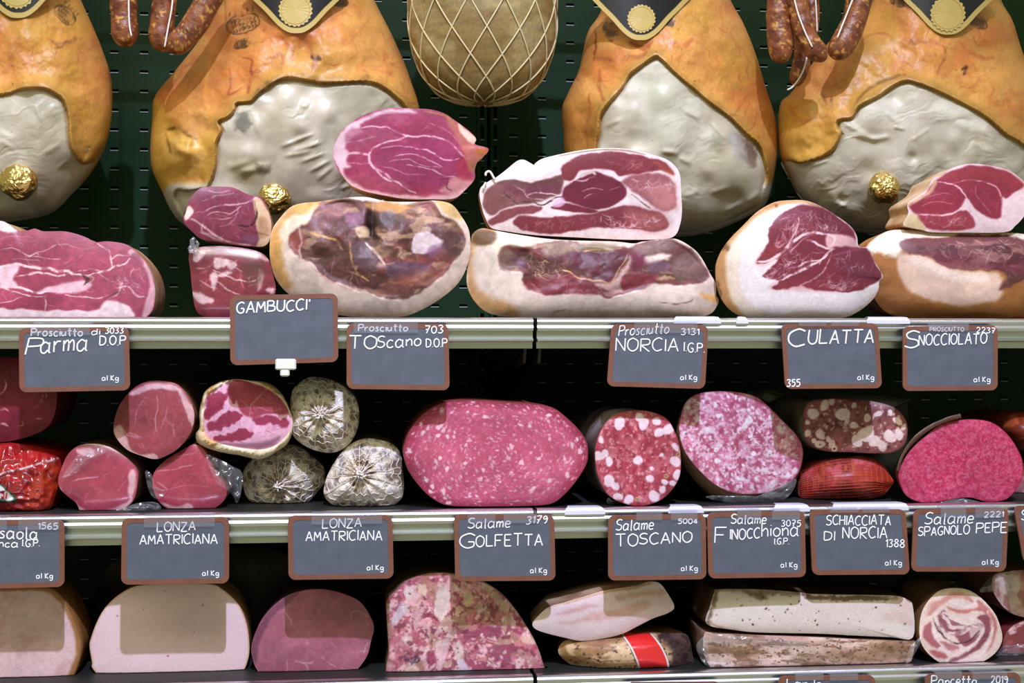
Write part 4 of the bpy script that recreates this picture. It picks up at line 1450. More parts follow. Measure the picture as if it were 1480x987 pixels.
S7 = blob('half_ham', 'dark red half ham with wide white fat, stacked on the long boned ham', 'ham',
          A('c8', '116,290 128,255 170,225 200,210 250,172 315,122 360,127 384,163 400,138 440,113 520,93 620,73 740,60 860,63 960,83 1060,113 1112,150 1138,200 1144,300 1148,380 1138,450 1110,507 1040,524 850,526 600,514 400,503 250,483 178,467 148,420 128,360'),
          .055, .10, pt, ((226, 200, 170), (190, 150, 100)), 'cut ham pieces on the top shelf', bulge=.003, per=5, lift=3)
mb = MB()
for pth in ('195,212 170,170 150,175 148,190', '150,225 140,240 136,258'):
    w = cr(A('c8', pth), False, 5)
    mb.tube(P(w[:, 0], w[:, 1], .054), .0013, 6)
mb.make('string', M['whitenet'], S7.th, S7.base)


# 8 culatta
LEAN8 = A('d1', '238,508 290,420 298,350 348,290 420,253 480,248 550,263 620,308 682,355 697,390 702,440 752,448 782,510 818,580 762,622 702,647 640,652 560,642 500,637 440,620 360,637 303,634 340,600 262,576 300,540 332,500 260,517')


def pt(x, y):
    c = 'd1'
    p = Paint(x, y, (236, 222, 218), 59, 2)
    p.R(c, '20,545 50,470 100,400 170,330 240,270 330,230 330,262 250,300 200,360 180,420 160,520 165,640 230,720 300,750 300,775 150,775 60,700', (228, 206, 182), 3, .9)
    p.R(c, '20,560 40,480 90,410 170,330 240,275 320,225 470,222 560,255 540,262 470,240 400,240 320,258 250,290 170,360 110,440 92,520 100,620 130,700 190,775 90,760 30,640', (196, 140, 84), 4, .9)
    p.N(14, (120, 78, 44), .56, .66, .7, poly=A('d1', '30,560 50,470 140,350 240,280 330,235 330,255 240,310 150,400 110,500 130,680 80,700'), stretch=(.7, 1.6))
    p.R(c, '300,770 450,735 600,745 720,720 800,640 810,680 700,760 450,780', (216, 190, 166), 3, .8)
    p.R('', LEAN8, (144, 54, 68), 1.6, tex=1.5)
    p.R(c, '440,255 560,265 640,330 690,380 640,390 560,360 480,320', (118, 44, 62), 10, .7)
    p.R(c, '600,450 740,455 800,560 740,600 640,560', (122, 56, 74), 10, .6)
    p.R(c, '240,510 300,440 360,400 330,480 260,520', (176, 70, 74), 8, .6)
    p.R(c, '300,630 400,590 520,600 640,640 500,640', (172, 68, 76), 8, .5)
    p.R(c, '570,378 640,385 692,402 700,442 650,436 600,440 580,455 560,430', (228, 180, 180), 2, .9, tex=1)
    for st, w, a in (('240,512 300,500 350,470 400,420 450,390 520,375 570,385', 4.2, .95), ('430,300 430,340 400,400 380,440', 2, .8), ('300,510 380,470 450,410 500,385', 1.4, .6), ('340,600 420,560 480,530 540,500 590,450', 3.2, .9),
                     ('580,450 540,440 500,415 470,410', 3, .9), ('590,460 560,530 500,590 440,620', 1.5, .7), ('540,500 480,510 430,530', 2.4, .8), ('580,440 600,400 570,380', 3, .8), ('600,450 560,470 530,520', 1.8, .8)):
        p.S(c, st, w, (236, 206, 206), a)
    mp = lambda s: px_poly(c, s)
    p.marble(mp('300,350 430,260 560,280 680,370 560,370 430,390 330,460'), 46, 26, 1.0, (230, 190, 192), 2.2, .5, a=.7, seed=1, branch=.35)
    p.marble(mp('260,510 420,420 560,450 520,520 350,600 270,575'), 40, 26, 1.0, (234, 196, 198), 2.5, .4, a=.7, seed=2, branch=.35)
    p.marble(mp('620,450 750,455 815,580 700,640 560,630 560,540'), 38, 20, .9, (230, 190, 194), 2.4, .8, a=.65, seed=3, branch=.35)
    p.marble(mp('440,600 620,590 700,640 560,640'), 26, 12, 1.0, (236, 206, 206), 1.5, .8, a=.8, seed=4)
    p.V(.06, 6)
    return p.c


blob('culatta_ham', 'round cut culatta ham with broad white fat ring behind its own sign', 'ham',
     A('d1', '46,545 62,480 106,410 172,342 238,278 318,233 400,223 470,226 540,253 612,298 672,343 702,388 712,438 757,446 782,500 824,575 807,600 802,640 772,690 702,745 622,772 450,774 300,774 178,768 98,718 58,640'),
     .02, .12, pt, ((200, 146, 88), (170, 112, 62)), 'cut ham pieces on the top shelf', floor=D1, bulge=.016, bpow=5, prof=[(0, 1), (.008, .985), (.02, .92), (.035, .80), (.06, .68), (.10, .5), (.12, 0)], per=5)

# 9 snocciolato, lying
FL9 = A('d1', '900,425 960,402 1100,400 1200,386 1400,390 1500,420 1560,500 1485,592 1370,640 1400,585 1350,550 1200,547 1100,522 1040,482 950,472 910,452')


def pt(x, y):
    c = 'd1'
    p = Paint(x, y, (178, 116, 62), 61, 3)
    p.N(60, (196, 132, 72), .45, .65, .7, stretch=(3, .6))
    p.N(40, (150, 88, 44), .5, .7, .6, stretch=(3, .5), seed=4)
    p.R(c, '740,450 790,395 850,362 930,358 1100,365 1480,375 1600,420 1560,440 1400,400 1100,402 960,405 910,430 905,470 860,490 800,470 770,470', (236, 226, 210), 4, .95, tex=3)
    p.R(c, '890,490 940,472 1000,474 1060,500 1110,526 1200,552 1350,562 1385,620 1365,680 1290,705 1200,714 1100,700 1050,690 960,650 910,590', (228, 194, 172), 4, .95)
    p.R(c, '940,500 1000,490 1080,520 1180,560 1300,570 1300,600 1150,590 1000,540', (236, 212, 196), 6, .8)
    p.R('', FL9, (136, 78, 80), 2, tex=1.5)
    p.N(14, (176, 120, 112), .5, .62, .8, poly=FL9, stretch=(2.5, .7), seed=3)
    p.N(18, (100, 50, 58), .52, .64, .8, poly=FL9, stretch=(2, .8), seed=9)
    p.marble(FL9, 50, 24, 1.1, (222, 182, 170), .5, .6, a=.7, seed=4)
    p.R(c, '1030,470 1150,480 1350,520 1480,500 1480,560 1350,545 1200,540 1100,520', (136, 56, 72), 6, .6)
    p.R(c, '1370,640 1400,585 1470,560 1480,590', (116, 64, 56), 4, .8)
    p.S(c, '1080,600 1160,570 1180,600', 2, (214, 184, 164), .6)
    p.V(.08, 8)
    return p.c


blob('boned_ham', 'orange-skinned boned ham with white top, right end of the top shelf', 'ham',
     A('d1', '742,447 785,400 850,366 930,360 1100,368 1300,372 1480,380 1590,420 1650,520 1625,640 1545,722 1400,772 1200,776 950,772 830,736 765,640 738,540'),
     .058, .13, pt, ((190, 126, 70), (160, 96, 48)), 'cut ham pieces on the top shelf', floor=D1, mface='cut', bulge=.022, bpow=3, prof=[(0, 1), (.02, .985), (.06, .95), (.10, .8), (.12, .5), (.13, 0)])


# 10 wedge on top of it
def pt(x, y):
    c = 'd1'
    p = Paint(x, y, (234, 202, 204), 67, 1.8)
    p.R(c, '948,247 1010,208 1068,130 1150,83 1230,63 1320,70 1400,90 1478,150 1445,182 1402,216 1382,210 1378,250 1370,300 1330,306 1260,272 1216,212 1190,250 1150,280 1050,292 980,288', (172, 58, 78), 2)
    p.R(c, '1080,120 1240,70 1320,75 1400,92 1478,150 1430,170 1340,130 1200,120', (180, 66, 70), 6, .7)
    p.R(c, '985,290 1100,292 1212,272 1252,340 1200,362 1050,357 1010,332', (180, 70, 84), 2)
    for st, w, a in (('1070,135 1150,150 1200,190 1215,215', 2.4, .9), ('1150,145 1240,130 1330,150 1370,190 1380,240', 2.0, .8), ('980,285 1060,293 1150,285 1205,245', 2.4, .9), ('1020,215 1090,190 1150,200', 1.0, .5), ('1000,250 1080,230 1160,240', 1.0, .5),
                     ('1250,150 1260,200 1290,240 1330,290', 1.0, .5)):
        p.S(c, st, w, (236, 190, 196), a)
    p.marble(px_poly(c, '1000,290 1210,275 1245,340 1050,352'), 30, 14, 1.0, (234, 186, 192), 2.2, .7, a=.7)
    p.marble(px_poly(c, '1000,230 1100,130 1380,100 1370,280 1220,210 1100,280'), 24, 14, .7, (210, 130, 140), a=.5, seed=3)
    p.R(c, '935,250 990,205 1040,175 1058,130 1075,140 1050,190 1010,212 955,250', (214, 168, 130), 2, .9)
    p.R(c, '915,340 940,290 970,285 1015,340 1010,362 960,358', (206, 180, 132), 3, .9)
    p.V(.08, 6)
    return p.c


blob('ham_wedge', 'red ham wedge with pink fat sitting on the orange-skinned boned ham', 'ham',
     A('d1', '938,245 990,208 1030,178 1058,128 1100,113 1150,78 1230,60 1320,68 1402,88 1452,118 1500,170 1515,240 1482,302 1440,348 1390,378 1200,380 1050,378 1012,368 955,357 917,342 942,290'),
     .065, .09, pt, ((224, 190, 150), (196, 150, 100)), 'cut ham pieces on the top shelf', bulge=.003, per=5, lift=2)


# 11 orange packet behind at the right end
def pt(x, y):
    p = Paint(x, y, (226, 84, 34), 71, 2)
    p.R('', [(1462, 425), (1500, 420), (1510, 452), (1470, 456)], (232, 170, 110), 2, .8)
    return p.c


blob('orange_packet', 'orange packet peeping out behind the right-end boned ham', 'packet', [(1425, 452), (1432, 430), (1450, 412), (1490, 408), (1520, 415), (1525, 452), (1500, 462), (1440, 462)], .19, .05, pt,
     ((226, 84, 34), (200, 70, 30)), floor=D1, mface='wrapcut', nface='front', nbody='wrapper')

# ------------------------------------------------------------------ middle shelf
GS = 'cut salumi on the middle shelf'


def film_piece(S, polys, Y, name='plastic_film', seed=1, amp=.006):
    """crumpled transparent film: small sheets with folds"""
    mb = MB()
    for k, po in enumerate(polys):
        Sx = Surf(np.asarray(po, float), 6)
        pp, r, q, t, n = Sx.disc(2.5)
        w = pp / 15.0
        f = np.abs(fbm(w, 2, seed + k) - .5) * 2
        w3 = P(pp[:, 0], pp[:, 1], Y - amp * f + .004 * r)
        if S.floor is not None:
            w3[:, 2] = np.maximum(w3[:, 2], S.floor + .001)
        mb.add(w3, q, t)
    return mb.make(name, M['film'], S.th, S.base)


# bresaola block, far left, behind the sign
def pt(x, y):
    p = Paint(x, y, (148, 40, 62), 101, 2)
    p.N(24, (120, 30, 48), .45, .65, .7)
    c = 'd6'
    for st, w in (('0,330 20,320 45,330', 2.6), ('0,390 20,395 40,410', 3.2), ('20,240 30,200 25,180', 2), ('0,250 20,230 30,200', 2), ('90,410 120,405 110,385', 1.2), ('190,370 215,372', 1.6), ('160,330 200,300 220,250', .8), ('235,230 236,260', 1.2),
                  ('-80,380 -40,370 0,392', 3), ('-100,280 -50,260 0,250', 2)):
        p.S(c, st, w, (222, 166, 172), .8)
    p.marble(A('', '-60,520 70,525 75,600 -40,625'), 40, 14, .8, (190, 100, 110), a=.5)
    p.V(.1, 7)
    return p.c


S = blob('bresaola', 'dark red cut bresaola at the left end, partly behind a sign', 'cured meat', [(80, 552), (82, 580), (76, 606), (62, 622), (34, 633), (0, 639), (-50, 637), (-82, 600), (-84, 555), (-64, 528), (-10, 517), (40, 519), (68, 532)],
         .06, .16, pt, ((120, 40, 50), (90, 30, 36)), GS)


# red printed packet
def pt(x, y):
    c = 'd6'
    p = Paint(x, y, (206, 40, 38), 103, 1)
    p.N(26, (180, 24, 30), .45, .6, .7)
    p.R(c, '150,690 260,600 300,590 300,720 270,850 130,850', (216, 62, 30), 4, .8)
    p.R(c, '-60,790 100,770 110,850 -60,855', (190, 30, 34), 4, .5)
    p.R(c, '0,650 60,640 250,580 290,570 295,580 250,595 80,640 0,690', (146, 22, 30), 3, .5)
    p.S(c, '-20,670 20,645 80,632 160,612 230,590 295,572', 3.2, (216, 196, 200), .9)
    p.R(c, '-120,700 -20,690 40,730 85,770 80,790 30,798 -40,795 -120,800', (40, 96, 66), 1, 1)
    p.R(c, '-110,708 -20,700 35,740 70,772 40,788 -40,785 -110,790', (226, 214, 206), 1, 1)
    red = (196, 40, 44)
    p.S(c, '-8,775 -4,748 6,748 14,752 10,775', 2.4, red, 1, .6, 0, False)
    p.S(c, '-4,752 12,742 20,752 17,775', 2.2, red, 1, .6, 0, False)
    p.S(c, '34,750 30,776', 2.6, red, 1, .6, 0, False)
    p.S(c, '37,735 38,738', 2.6, red, 1, .6, 0, False)
    p.V(.1, 12)
    return p.c


def ds(x, y):
    w = np.stack([x, y], -1)
    return .016 * (fbm(w / 34, 2, 3) - .5) + .007 * (.5 - np.abs(fbm(w / 14 + 3, 2, 9) - .5) * 2)


S = blob('red_packet', 'shiny red foil packet under the dark bresaola', 'packet',
         [(0, 641), (25, 642), (60, 650), (85, 661), (88, 685), (80, 715), (70, 737), (40, 742), (0, 742), (-60, 742), (-80, 700), (-70, 655)], .035, .16, pt, ((200, 36, 36), (160, 20, 26)), mface='wrapcut', nface='printed_front', nbody='foil_wrapper', floor=D2, bulge=.02, disp=ds)


# three cut loins
def loin_paint(seed, base, fats, veins, hue=(150, 50, 70), n=40, ang=None, extra=None):
    def pt(x, y):
        p = Paint(x, y, base, seed, 1.8)
        p.N(30, hue, .45, .68, .6)
        for f in fats:
            p.R('d6', f, (226, 180, 182), 1.8, .9, tex=1)
        for v, w, a in veins:
            p.S('d6', v, w, (228, 176, 182), a)
        S = np.stack([x, y], -1)
        h = np.array([[x.min() + 12, y.min() + 12], [x.max() - 12, y.min() + 12], [x.max() - 12, y.max() - 12], [x.min() + 12, y.max() - 12]])
        p.marble(h, n, 14, .8, (224, 150, 156), ang, .6, a=.6)
        if extra:
            extra(p)
        p.V(.1, 6)
        return p.c
    return pt


blob('cured_loin', 'uncovered cured loin lying on top of two film-wrapped ones', 'cured meat',
     A('d6', '578,440 588,370 618,300 678,232 750,195 830,193 900,208 952,260 984,330 988,400 962,470 912,532 850,572 790,590 718,572 648,542 598,490'),
     .032, .2, loin_paint(107, (184, 84, 92), ['660,240 750,192 840,192 900,208 895,230 830,218 760,222 690,250', '575,440 610,400 650,480 670,530 720,555 790,548 800,590 700,575 620,520', '895,205 950,260 990,340 985,410 955,370 940,310 915,250'],
                                             [('795,250 800,320 790,400 800,440', 1.4, .7), ('740,260 700,330 690,400', 1.2, .6), ('850,300 840,360 820,420', 1.2, .6), ('880,400 890,460', 1.4, .6), ('620,420 650,450 700,470', 1.6, .7), ('660,440 720,470', 2, .6)], (172, 72, 84), 50, 1.5),
     ((168, 126, 96), (130, 92, 70)), GS, lift=4, prof=[(0, 1), (.004, .99), (.1, .98), (.17, .9), (.2, 0)])
S = blob('cured_loin', 'film-wrapped cured loin beside the red packet', 'cured meat',
         A('d6', '298,670 318,610 348,550 400,508 470,498 540,508 600,538 662,585 702,640 698,720 682,780 640,822 560,848 450,856 410,842 388,800 338,760 303,720'),
         .04, .2, loin_paint(109, (196, 70, 94), ['385,790 420,830 520,840 620,810 680,770 640,830 540,855 420,852', '660,640 690,640 690,720 670,780 655,740', '390,530 440,520 480,530 470,560 420,560'],
                                                  [('300,680 380,630 470,560 540,520', 1.6, .7), ('370,690 430,675 500,668', 2.2, .7), ('330,760 300,700', 2, .7), ('640,680 600,740', 1, .5)], (206, 84, 100), 30),
         ((150, 110, 90), (110, 76, 60)), GS, floor=D2, mface='wrapcut', prof=[(0, 1), (.004, 1.0), (.1, 1.0), (.17, .9), (.2, 0)])
film_piece(S, [A('d6', '320,670 360,600 420,540 520,520 540,540 460,590 380,650')], .032, seed=21)
film_piece(S, [A('d6', '560,850 640,820 700,800 790,795 820,830 740,845 640,850')], .032, seed=22)
S = blob('cured_loin', 'cured loin with torn clear film flapping at its right side', 'cured meat',
         A('d6', '778,670 798,625 852,575 925,532 985,502 1032,520 1068,578 1112,665 1150,710 1150,770 1110,815 1050,842 960,848 880,838 818,802 783,740'),
         .045, .2, loin_paint(113, (198, 66, 92), ['820,800 900,815 960,800 980,830 900,840', '1040,500 1075,560 1090,600 1060,560'],
                                                  [('800,635 870,630 960,610 1010,600', 1.6, .7), ('790,680 850,730 830,750', 1.4, .7), ('850,580 930,560 1000,540', 1.2, .6), ('860,730 960,710 1060,720', 1.2, .5)], (206, 84, 100), 30),
         ((160, 90, 70), (120, 66, 50)), GS, floor=D2, mface='wrapcut', prof=[(0, 1), (.004, 1.0), (.1, 1.0), (.17, .9), (.2, 0)])
film_piece(S, [A('d6', '1050,560 1100,570 1180,610 1235,650 1225,760 1205,800 1185,760 1150,730 1100,690')], .036, seed=31, amp=.012)
film_piece(S, [A('d6', '740,640 770,650 800,720 850,740 800,780 760,740')], .036, seed=32, amp=.008)


# coppa with its paper peeled back
def pt(x, y):
    c = 'd7'
    p = Paint(x, y, (234, 176, 200), 127, 1.8)
    red = (176, 50, 84)
    for q in ('75,200 130,180 175,195 165,240 120,280 80,320 60,300', '75,350 130,330 170,290 220,280 260,300 240,330 180,370 120,390 80,390', '60,290 100,260 150,200 200,130 222,112 240,120 235,220 210,240 190,200 140,280 80,330',
              '310,330 350,315 420,310 480,320 520,330 500,370 430,350 370,360 330,350', '100,430 180,410 250,380 310,390 320,420 250,445 160,450'):
        p.R(c, q, red, 1.6, .9, tex=3.2)
    p.R(c, '225,112 330,130 420,170 480,222 520,292 400,300 330,320 270,300 240,240', (190, 70, 92), 2, .95)
    p.R(c, '100,450 250,460 380,450 470,420 440,470 340,490 200,472', (150, 90, 120), 3, .7)
    p.S(c, '300,320 320,250 370,190 400,160', 1.4, (226, 170, 180), .7)
    p.S(c, '320,250 420,280 480,270', 1.2, (226, 170, 180), .6)
    p.S(c, '250,220 300,260 320,300', 1.2, (226, 170, 180), .6)
    p.marble(A(c, '240,140 400,170 500,290 300,310'), 24, 12, .7, (226, 150, 166), a=.6)
    p.marble(A(c, '70,200 500,300 440,460 100,420'), 34, 14, 1.1, (196, 80, 116), .6, .6, a=.6, seed=9)
    p.marble(A(c, '70,190 200,150 200,380 80,400'), 20, 10, .8, (226, 130, 160), a=.5, seed=2)
    p.marble(A(c, '200,320 520,340 440,460 150,440'), 26, 12, .9, (190, 70, 110), a=.5, seed=3)
    p.V(.07, 6)
    return p.c


S = blob('coppa', 'cut coppa in peeled yellowish paper casing on the middle shelf', 'cured meat',
         A('d7', '57,285 72,200 128,158 220,110 330,128 422,168 484,220 524,290 538,350 512,412 442,472 350,492 200,472 108,442 62,400'), .03, .05, pt, ((150, 110, 70), (120, 86, 50)), GS,
         drift=(.0, 0), prof=[(0, 1), (.004, .98), (.03, .95), (.045, .8), (.05, 0)])
# the paper collar around it
oin = resample(cr(A('d7', '57,285 72,200 128,158 220,110 330,128 422,168 484,220 524,290 538,350 512,412 442,472 350,492 200,472 108,442 62,400'), True, 8), 160)
oo = resample(cr(A('d7', '30,300 42,232 66,170 140,122 222,106 300,112 412,128 484,188 532,288 548,360 520,452 472,492 370,544 250,524 130,502 30,462 10,408 32,372'), True, 8), 160)
sh = np.argmin(np.hypot(*(oo - oin[0]).T))
oo = np.roll(oo, -sh, 0)
if np.hypot(*(oo[20] - oin[20])) > np.hypot(*(oo[-20] - oin[20])):
    oo = np.roll(oo[::-1], 1, 0)
V, n = [], 160
lay = [(0, .034), (.35, .031), (.75, .036), (1.0, .044), (1.0, .062)]
for (k, Y) in lay:
    e = oin * (1 - k) + oo * k
    jit = (fbm(e / 6, 3, 7) - .5) * .012 * (k > .2)
    V.append(P(e[:, 0], e[:, 1], Y + jit))
V = np.vstack(V)
i = np.arange(len(lay) - 1)[:, None] * n
j = np.arange(n)[None]
q = np.stack([i + j, i + n + j, i + n + (j + 1) % n, i + (j + 1) % n], -1).reshape(-1, 4)
f = fbm(V * 60, 3, 2)[:, None]
c = np.array((226, 208, 174)) * (1 - ss(.45, .62, f)) + np.array((206, 156, 88)) * ss(.45, .62, f)
build('paper_casing', V, q, None, M['rind'], S.th, S.base, c)


# three netted loins
def netted(label, outline, Y0, knot, seed, floor=None, tint=(222, 210, 194), L=.2, lift=0):
    def pt(x, y):
        p = Paint(x, y, tint, seed, 2)
        p.N(14, (190, 172, 142), .48, .66, .7)
        p.N(12, (236, 228, 222), .5, .65, .8, seed=2)
        p.N(10, (120, 96, 74), .56, .68, .8, seed=3)
        p.N(9, (116, 104, 120), .6, .7, .6, seed=4)
        d = np.hypot(x - knot[0], y - knot[1])
        p.mix(np.exp(-(d / 14) ** 2) * .7, (190, 158, 116))
        a = np.arctan2(y - knot[1], x - knot[0])
        p.mix(ss(.2, .9, np.sin(a * 16 + 3 * np.sin(a * 3))) * np.exp(-(d / 26) ** 2) * .5, (116, 88, 60))
        p.V(.14, 6)
        return p.c

    def ds(x, y):
        d = np.hypot(x - knot[0], y - knot[1])
        a = np.arctan2(y - knot[1], x - knot[0])
        return .004 * np.exp(-(d / 9) ** 2) - .006 * np.exp(-((d - 15) / 7) ** 2) + .003 * np.sin(a * 14) * np.exp(-(d / 28) ** 2) + .004 * (fbm(np.stack([x, y], -1) / 12, 3, seed) - .5)
    S = blob('netted_loin', label, 'cured meat', outline, Y0, L, pt, ((150, 138, 112), (112, 98, 74)), 'netted loins on the middle shelf', mface='casing', mbody='casing', nface='tied_end', nbody='casing', floor=floor,
             bulge=.028, bpow=2.4, disp=ds, lift=lift, prof=[(0, 1), (.01, 1.0), (.03, 1.0), (.12, .98), (.17, .9), (.2, 0)])
    rng = random.Random(seed)
    paths = []
    K = np.array(knot, float)
    na = 18
    for i in range(na):
        th = 2 * math.pi * i / na + rng.uniform(-.1, .1)
        R = np.interp(math.atan2(math.sin(th), math.cos(th)), S.an, S.rr)
        e = S.c + np.array([math.cos(th), math.sin(th)]) * R * .985
        pts = []
        for k in np.linspace(.10, 1, 7):
            q = K * (1 - k) + e * k
            pts.append(q + np.array([rng.gauss(0, .9), rng.gauss(0, .9)]))
        paths.append(pts)
    for ring in (.22, .40, .58, .76, .92):
        pts = []
        m = na * 2
        for i in range(m + 1):
            th = 2 * math.pi * i / m
            R = np.interp(math.atan2(math.sin(th), math.cos(th)), S.an, S.rr)
            e = S.c + np.array([math.cos(th), math.sin(th)]) * R * .985
            k = ring + (.035 if i % 2 else -.035) + rng.uniform(-.02, .02)
            pts.append(K * (1 - k) + e * k)
        paths.append(pts)
    strings(S, paths, .00044, 'whitenet', 'net')
    # gathered tuft of casing in the middle
    mb = MB()
    c0 = P(K[0], K[1], float(S.Y(K[:1], K[1:])[0]) - .002)
    for i in range(16):
        a = rng.uniform(0, 6.28)
        rr = rng.uniform(.002, .008)
        e = c0 + np.array([math.cos(a) * rr, -rng.uniform(.001, .005), math.sin(a) * rr])
        mb.tube(cr(np.array([c0 + [0, .004, 0], (c0 + e) / 2 + [rng.gauss(0, .001), -.003, rng.gauss(0, .001)], e]), False, 4), .0008, 5)
    mb.make('knot', M['whitenet'], S.th, S.base)
    return S


netted('netted loin on top of the other two netted ones', A('d7', '536,200 566,150 628,110 700,108 790,138 862,190 898,250 908,330 890,412 842,484 765,520 680,512 602,478 542,420 527,330'), .028, (462, 599), 131, lift=3)
netted('flattish netted loin lowest left under the upright one', A('d7', '270,640 283,590 348,520 430,478 500,463 580,478 652,530 712,590 720,650 702,695 610,800 560,822 450,822 370,806 298,762 272,700'), .074, (403, 702), 133, D2, (232, 220, 192))
netted('netted loin touching the big oval salami', A('d7', '713,720 728,650 768,570 828,490 900,443 980,433 1080,458 1132,510 1146,590 1152,650 1152,720 1130,772 1060,816 960,822 850,818 768,797 723,760'), .03, (520, 686), 137, D2, (228, 214, 196))


# big oval golfetta salami
def pt(x, y):
    p = Paint(x, y, (216, 96, 126), 139, 1.4)
    p.N(60, (224, 114, 138), .4, .65, .7)
    Sx = Surf(GOL, 8)
    r = Sx.r(x, y)
    p.mix(ss(.80, 1.0, r) * .75, (168, 44, 74))
    ang = lambda X, Y: math.atan2((Y - 655) * 1.5, (X - 716)) + 1.57
    poly = Sx.c + (Sx.poly - Sx.c) * .98
    p.specks(1500, (.5, 1.3), (226, 150, 168), poly, (1.5, 3.2), .6, 1, ang)
    p.specks(420, (.8, 2.0), (232, 176, 190), poly, (1.4, 3.0), .8, 2, ang)
    p.specks(60, (1.8, 3.6), (236, 196, 204), poly, (1.2, 2.2), .9, 3, ang)
    p.mix(ss(.985, 1.0, r) * .9, (150, 60, 60))
    p.V(.1, 5)
    return p.c


GOL = A('d8', '46,360 53,310 78,250 128,180 200,128 280,103 400,98 560,108 700,118 792,138 862,190 922,250 958,310 963,380 948,430 902,502 850,562 790,608 700,622 500,626 300,624 228,608 158,560 98,490 63,430')
blob('golfetta_salami', 'widest oval cut salami, pink with fine white flecks', 'salami', GOL, .022, .2, pt, ((150, 70, 60), (110, 50, 44)), GS, mface='paste', floor=D2, mbody='casing', nbody='casing',
     prof=[(0, 1), (.004, 1.006), (.1, 1.0), (.17, .9), (.2, 0)], bulge=.002)


# toscano salami
def pt(x, y):
    p = Paint(x, y, (196, 76, 92), 149, 1.2)
    p.N(10, (214, 112, 122), .45, .65, .8)
    p.N(7, (176, 52, 70), .5, .68, .8, seed=2)
    p.N(6, (226, 150, 156), .6, .72, .8, seed=5)
    Sx = Surf(TOS, 8)
    poly = Sx.c + (Sx.poly - Sx.c) * .95
    p.specks(160, (.7, 1.8), (232, 170, 176), poly, (1, 2), .7, 1)
    for (X, Y, r, k) in ((1120, 212, 8.5, 1.2), (1218, 180, 6, 1.2), (1240, 215, 8, 1.2), (1305, 203, 6, 1.3), (1318, 258, 7, 1.5), (1362, 243, 8, 1.6), (1015, 375, 7.5, 1.4), (1048, 362, 5.5, 1.2), (1068, 402, 6, 1.5), (1212, 397, 6.5, 1.2),
                         (1398, 402, 7.5, 1.2), (1408, 470, 7, 1.2), (1398, 330, 5, 1.8), (1068, 498, 8, 1.2), (1098, 525, 6, 1.6), (1272, 487, 5.5, 1.1), (1334, 542, 5, 1), (1345, 505, 4.5, 1.3), (1292, 575, 8, 1.3), (1165, 592, 7, 1.3),
                         (1113, 577, 6, 1.4), (1330, 370, 3, 1), (1028, 295, 4.5, 1.7), (1280, 437, 3.2, 1.2), (1385, 510, 4.5, 1.2), (1430, 350, 3.4, 1.5)):
        q = np.array([[X, Y]]) * CROPS['d8'][2] + np.array([570, 550])
        p.specks(1, (r * .98, r), (236, 206, 214), np.array([[q[0, 0] - .5, q[0, 1] - .5], [q[0, 0] + .5, q[0, 1] - .5], [q[0, 0] + .5, q[0, 1] + .5], [q[0, 0] - .5, q[0, 1] + .5]]) * 1.0 if False else None, (k, k), .98, int(X)) if False else chip(p, q[0, 0], q[0, 1], r, k, int(X))
    for (X, Y) in ((1413, 366), (1352, 475), (1207, 590)):
        q = np.array([X, Y]) * CROPS['d8'][2] + np.array([570, 550])
        chip(p, q[0], q[1], 3.0, 1, 5, (196, 170, 110), .05)
        chip(p, q[0], q[1], 1.4, 1, 5, (120, 90, 50), .05)
    r = Sx.r(x, y)
    p.mix(ss(.975, 1.0, r) * .8, (150, 50, 50))
    p.V(.1, 5)
    return p.c


def chip(p, X, Y, r, k, seed, col=(236, 206, 214), jag=.1):
    rng = random.Random(seed)
    th = rng.uniform(0, 3.14)
    sel = np.nonzero((np.abs(p.x0 - X) < r * k + 3) & (np.abs(p.y0 - Y) < r * k + 3))[0]
    if not len(sel):
        return
    dx, dy = p.x0[sel] - X, p.y0[sel] - Y
    u = (dx * math.cos(th) + dy * math.sin(th)) / (r * math.sqrt(k))
    v = (-dx * math.sin(th) + dy * math.cos(th)) / (r / math.sqrt(k))
    aa = np.arctan2(v, u)
    R = 1 + jag * (.6 * np.sin(2 * aa + seed) + .5 * np.sin(3 * aa + seed * 2.1))
    p.mix(ss(-.8, .8, (R - np.hypot(u, v)) * r), col, sel)


TOS = A('d8', '998,390 1003,310 1038,228 1098,168 1180,148 1270,153 1352,188 1394,250 1418,320 1426,400 1418,480 1374,552 1310,602 1220,624 1140,610 1068,572 1018,490')
S = blob('toscano_salami', 'round cut salami with large white fat cubes, right of the oval one', 'salami', TOS, .018, .22, pt, ((150, 138, 136), (92, 74, 70)), GS, mface='paste', floor=D2, mbody='casing', nbody='casing',
         drift=(-.03, 0), prof=[(0, 1), (.004, 1.0), (.02, .99), (.15, .97), (.2, .85), (.22, 0)])
film_piece(S, [A('d8', '1062,582 1085,590 1130,602 1110,612 1060,612')], .03, 'casing_end', 4, .004)


# finocchiona
FIN = A('e1', '60,230 67,180 88,118 138,83 220,72 310,77 382,97 432,138 492,198 542,250 568,300 568,360 542,422 482,467 400,492 300,492 218,462 148,402 98,342 72,290')


